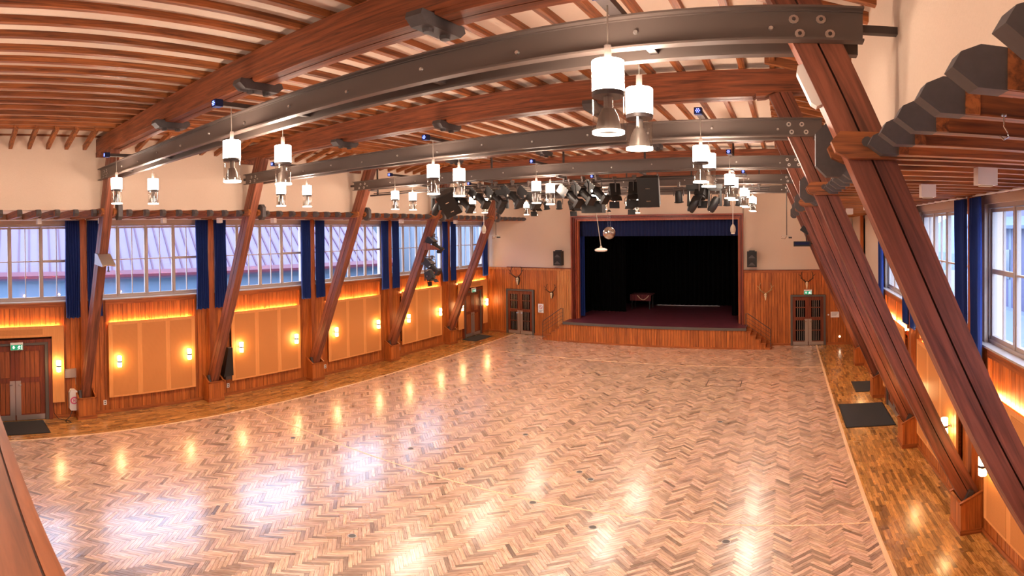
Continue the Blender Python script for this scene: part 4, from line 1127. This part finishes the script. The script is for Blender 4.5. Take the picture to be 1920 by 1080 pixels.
# mirror ball, hanging lamps and microphones
YM = 17.2
e = empty('mirror_ball', (8.19, YM, 4.9), 'silver mirror ball hanging in front of the stage', 'mirror ball')
vs = []; fs = []; R_ = .215; nl = 16
for i in range(nl):
    t0, t1 = math.pi*i/nl, math.pi*(i+1)/nl; nn = max(5, int(2*nl*math.sin((t0+t1)/2)))
    for j in range(nn):
        a0, a1 = 2*math.pi*(j+.05)/nn, 2*math.pi*(j+.95)/nn; o = len(vs)
        g = .05*(t1-t0)
        vs += [(8.19+R_*math.sin(t)*math.cos(a), YM+R_*math.sin(t)*math.sin(a), 4.9+R_*math.cos(t)) for t, a in ((t0+g, a0), (t1-g, a0), (t1-g, a1), (t0+g, a1))]
        fs.append((o, o+1, o+2, o+3))
m = MB(); m.add(vs, fs); m.build('mirror_facets', 'silver', e)
MB().ball((8.19, YM, 4.9), R_-.006, 24, 16).build('core', 'beige_plastic', e, smooth=True)
MB().cyl((8.15, YM, 5.1), (8.15, YM, 5.62), .004, n=5).cyl((8.23, YM, 5.1), (8.23, YM, 5.62), .004, n=5).build('wire', 'silver', e)
MB().lathe([(0, .05), (.03, .05), (.07, .0), (.08, -.02), (0, -.02)], (8.19, YM, 5.64), 14).build('motor', 'black_box', e)
MB().tube([(8.19, YM, 5.69), (8.14, YM, 5.85), (8.17, YM, 6.2), (8.19, YM, 7.384)], .006, 6).build('cable', 'steel_dark', e)
e = empty('disc_loudspeaker', (7.89, YM, 4.3), 'flat round pale disc hanging on a slanting pole beside the mirror ball', 'hanging disc')
MB().lathe([(0, .05), (.10, .05), (.20, .02), (.22, -.01), (.20, -.05), (.12, -.07), (0, -.075)], (7.89, YM, 4.34), 26).build('disc', 'white_plastic', e, smooth=True)
MB().lathe([(0, .12), (.03, .12), (.05, .06), (.10, .05), (0, .045)], (7.89, YM, 4.34), 14).build('socket', 'beige_plastic', e, smooth=True)
MB().cyl((7.89, YM, 4.45), (7.64, YM, 6.2), .014, n=8).cyl((7.64, YM, 6.2), (7.64, YM, 7.384), .012, n=8).build('pole', 'beige_plastic', e)
for x, z, lab in ((12.37, 5.0, 'right'), (3.22, 5.08, 'left')):
    e = empty('egg_lamp', (x, YM, z-.14), 'pale egg shaped pendant on a thin white rod, %s of the stage opening' % lab, 'pendant', 'egg shaped pendants')
    MB().lathe([(0, -.15), (.05, -.14), (.085, -.07), (.09, 0), (.075, .08), (.04, .14), (.02, .16), (0, .16)], (x, YM, z), 18).build('bulb', 'beige_plastic', e, smooth=True)
    MB().lathe([(.07, -.118), (.055, -.152), (0, -.155)], (x, YM, z), 18).build('rim', 'white_plastic', e, smooth=True)
    MB().cyl((x, YM, z+.15), (x, YM, 7.384), .010, n=8).build('rod', 'white_plastic', e)
for x, z, lab in ((3.75, 4.80, 'left'), (14.10, 4.74, 'right')):
    e = empty('ceiling_microphone', (x, YM, z), 'small grey projector bracket on a long dark pole, %s side before the stage' % lab, 'bracket', 'poles before the stage')
    MB().cyl((x, YM, z+.05), (x, YM, 6.3), .014, n=8).build('pole', 'steel_dark', e)
    MB().box(x-.16, x+.06, YM-.05, YM+.05, z+.03, z+.05).box(x+.04, x+.16, YM-.05, YM+.05, z-.04, z+.04).build('bracket', 'beige_plastic', e)
    MB().tube([(x-.16, YM, z+.02), (x-.17, YM, z-.05), (x-.06, YM, z-.06), (x, YM, z+.02)], .01, 6).build('clip', 'silver', e)
    MB().box(x+.06, x+.17, YM-.06, YM+.04, z-.045, z).build('foot', 'black_box', e)
# spotlights on the fourth left strut
e = empty('strut_shelf', (2.0, YK[3]-.12, 4.3), 'wedge shaped wooden shelf with a spotlight on the fourth strut, left side', 'shelf')
xs = sx(4.5)
MB().prism([(xs+.05, 4.36), (xs+.78, 4.36), (xs+.78, 4.39), (xs+.30, 4.60), (xs+.05, 4.62)], 'y', YK[3]-.16, YK[3]-.108).prism([(xs+.05, 4.36), (xs+.78, 4.36), (xs+.78, 4.39), (xs+.30, 4.60), (xs+.05, 4.62)], 'y', YK[3]+.108, YK[3]+.16).build('side_board', 'strut_wood', e)
bx(xs+.10, xs+.78, YK[3]-.108, YK[3]+.108, 4.36, 4.39).build('shelf_board', 'grey_paint', e)
e = empty('lamp_pole', (2.05, YK[3]-.25, 3.3), 'short black pole with two arms clamped to the fourth left strut', 'pole')
MB().cyl((2.05, YK[3]-.25, 3.25), (2.05, YK[3]-.25, 4.15), .025, n=8).cyl((2.05, YK[3]-.25, 4.12), (2.5, YK[3]-.25, 4.12), .018, n=8).cyl((2.05, YK[3]-.25, 3.74), (2.40, YK[3]-.25, 3.74), .018, n=8).build('pole', 'steel_dark', e)
bx(1.90, 2.08, YK[3]-.27, YK[3]-.10, 3.82, 3.90).build('clamp', 'steel_dark', e)
hang('profile_spot', 2.30, YK[3], 4.56, 0, 'wedge shaped shelf'); hang('profile_spot', 2.38, YK[3]-.25, 3.78, 0, 'fourth left strut'); hang('fresnel_lamp', 2.28, YK[3]-.25, 3.44, 0, 'fourth left strut')
e = empty('follow_spot_bar', (14.7, 18.9, 4.4), 'black box with small lamp on the last strut, right side', 'box')
bx(14.35, 14.95, 18.75, 18.95, 4.38, 4.56).build('case', 'black_box', e); bx(14.38, 14.9, 18.745, 18.75, 4.44, 4.53).build('screen', 'navy_dark', e)
m = MB(); m.m = Matrix.Translation((14.76, 18.85, 4.95)) @ Matrix.Rotation(.6, 4, 'Y'); m.box(-.16, .16, -.1, .1, -.1, .1); m.build('lamp', 'black_box', e)
MB().cyl((14.8, 18.85, 4.56), (14.78, 18.85, 4.9), .02, n=8).build('stalk', 'steel_dark', e)
MB().cyl((14.9, 18.9, 4.47), (15.03, 19.12, 4.47), .025, n=8).build('bracket', 'steel_dark', e)

# ------------------------------------------------------------------ balcony under the camera
bal = struct(bx(0, W, YB, .16, 3.0, 3.12).build('floor_balcony', 'trim_x'))
e = empty('balcony_rail', (W/2, .2, 3.12), 'brown wooden balcony parapet with a flat handrail, lower left corner', 'balustrade')
bx(0, W, .10, .22, 3.12, 3.93).build('parapet_board', 'rail_wood', e)
bx(0, W, .245, .295, 3.90, 4.0).build('rail_edge', 'rail_top', e)
bx(0, W, .238, .245, 3.90, 3.985).build('shadow_gap', 'groove', e)
bx(0, W, -.02, .238, 3.93, 3.995).build('rail_board', 'rail_wood', e)

# ------------------------------------------------------------------ outside
struct(bx(-60, 80, -40, 90, -.6, -.4).build('ground', 'snow_ground'))
# neighbour house with its metal roof in painted sky sheen, beyond the left windows
ang = math.radians(10)
bd = Vector((math.sin(ang), math.cos(ang), 0)); bn = Vector((-math.cos(ang), math.sin(ang), 0))
o0 = Vector((-10.55, -3.8, 0))
def nb(u, n, z): p = o0+bd*u+bn*n; return (p.x, p.y, z)
e = empty('neighbour_house', nb(10, 4, -.4), 'blue walled neighbouring house with metal roof painted in lavender sky sheen behind the left windows', 'house')
LEN = 26.0
m = MB(); m.add([nb(u, n, z) for z in (-.4, 3.35) for u, n in ((0, 0), (LEN, 0), (LEN, 14), (0, 14))], [(0, 1, 2, 3), (4, 7, 6, 5), (0, 4, 5, 1), (1, 5, 6, 2), (2, 6, 7, 3), (3, 7, 4, 0)]); m.build('wall', 'outer_wall', e)
def rz_(n): return 3.58+n*.95
m = MB(); m.add([nb(u, n, rz_(n)+t) for t in (-.10, 0) for u, n in ((-.4, -.35), (LEN+.4, -.35), (LEN+.4, 7), (-.4, 7))], [(3, 2, 1, 0), (4, 5, 6, 7), (0, 1, 5, 4), (1, 2, 6, 5), (2, 3, 7, 6), (3, 0, 4, 7)])
m.build('roof', 'roof_sky_tint', e)
m = MB(); m.add([nb(u, n, rz_(14-n)+t) for t in (-.10, 0) for u, n in ((-.4, 7), (LEN+.4, 7), (LEN+.4, 14.35), (-.4, 14.35))], [(3, 2, 1, 0), (4, 5, 6, 7), (0, 1, 5, 4), (1, 2, 6, 5), (2, 3, 7, 6), (3, 0, 4, 7)])
m.build('roof', 'roof_sky_tint', e)
u = -.2
while u < LEN+.3:
    m = MB(); m.add([nb(u+du, n, rz_(n)+t) for t in (.0, .05) for du, n in ((0, -.34), (.075, -.34), (.075, 7), (0, 7))], [(3, 2, 1, 0), (4, 5, 6, 7), (0, 1, 5, 4), (1, 2, 6, 5), (2, 3, 7, 6), (3, 0, 4, 7)])
    m.build('roof_seam', 'roof_seam', e); u += .46
m = MB(); m.add([nb(u, n, z) for z in (3.24, 3.36) for u, n in ((-.4, -.50), (LEN+.4, -.50), (LEN+.4, -.30), (-.4, -.30))], [(3, 2, 1, 0), (4, 5, 6, 7), (0, 1, 5, 4), (1, 2, 6, 5), (2, 3, 7, 6), (3, 0, 4, 7)]); m.build('gutter', 'gutter_red', e)
m = MB(); m.add([nb(u, n, rz_(n)+.055) for u, n in ((-.4, -.36), (LEN+.4, -.36), (LEN+.4, -.12), (-.4, -.12))]+[nb(u, n, rz_(n)+.02) for u, n in ((-.4, -.36), (LEN+.4, -.36), (LEN+.4, -.12), (-.4, -.12))], [(0, 1, 2, 3), (7, 6, 5, 4), (0, 4, 5, 1), (1, 5, 6, 2), (2, 6, 7, 3), (3, 7, 4, 0)]); m.build('eaves_flashing', 'gutter_red', e)
# white block seen through the last left window
e = empty('white_house', (-14, 42, -.4), 'white rendered house with balconies seen through the last left window', 'house')
bx(-26, -5.0, 36, 46, -.4, 13).build('wall', 'white_render', e)
for zf in (1.2, 4.3, 7.4):
    for q in range(8):
        xx = -24+2.4*q
        piece('window', 'window_dark', e, xx, xx+1.1, 35.92, 36, zf, zf+1.6)
    piece('balcony_slab', 'dark_roof', e, -25, -6, 35.0, 36, zf-1.05, zf-.92)
    piece('balcony_rail', 'white_render', e, -25, -6, 35.0, 35.05, zf-.92, zf-.1)
e = empty('grey_shed', (-8, 30, -.4), 'pale grey boarded house between the roof and the last left window', 'house')
bx(-13, -3.2, 26.5, 33, -.4, 6.6).build('wall', 'pale_board', e); bx(-13.3, -2.9, 26.2, 33.3, 6.6, 6.9).build('roof', 'dark_roof', e)
for q in range(14): piece('cladding_board', 'white_render', e, -13+.7*q, -13+.7*q+.62, 26.46, 26.5, -.3, 6.55)
# lilac house and bank beyond the right windows
e = empty('lilac_house', (W+9, 18, -.4), 'lilac boarded house with dark roof beyond the right windows', 'house')
bx(W+7.5, W+14, 14, 28, 1.2, 6.4).build('wall', 'lilac_board', e)
for q in range(38): piece('cladding_board', 'lilac_board' if q % 3 else 'pale_board', e, W+7.46, W+7.5, 14+.37*q, 14+.37*q+.34, 1.2, 5.1)
MB().prism([(W+6.9, 5.0), (W+6.9, 5.15), (W+10.8, 7.9), (W+14.6, 5.2), (W+14.6, 5.0)], 'y', 13.5, 28.5).build('roof', 'dark_roof', e)
for yy in (16, 19.5, 23): piece('window', 'window_dark', e, W+7.42, W+7.46, yy, yy+1.2, 2.6, 4.0)
tag(MB().prism([(W+1.2, -.4), (W+4, .2), (W+7, 1.25), (W+30, 1.6), (W+30, -.4)], 'y', -10, 45).build('snow_bank', 'snow'), 'pale snowy bank outside the right windows', 'bank')
tag(MB().prism([(W+16, -.4), (W+17, 2.0), (W+34, 12), (W+62, 30), (W+62, -.4)], 'y', -25, 90).build('hillside', 'hill'), 'pale frosty hillside rising behind the lilac house', 'hill')
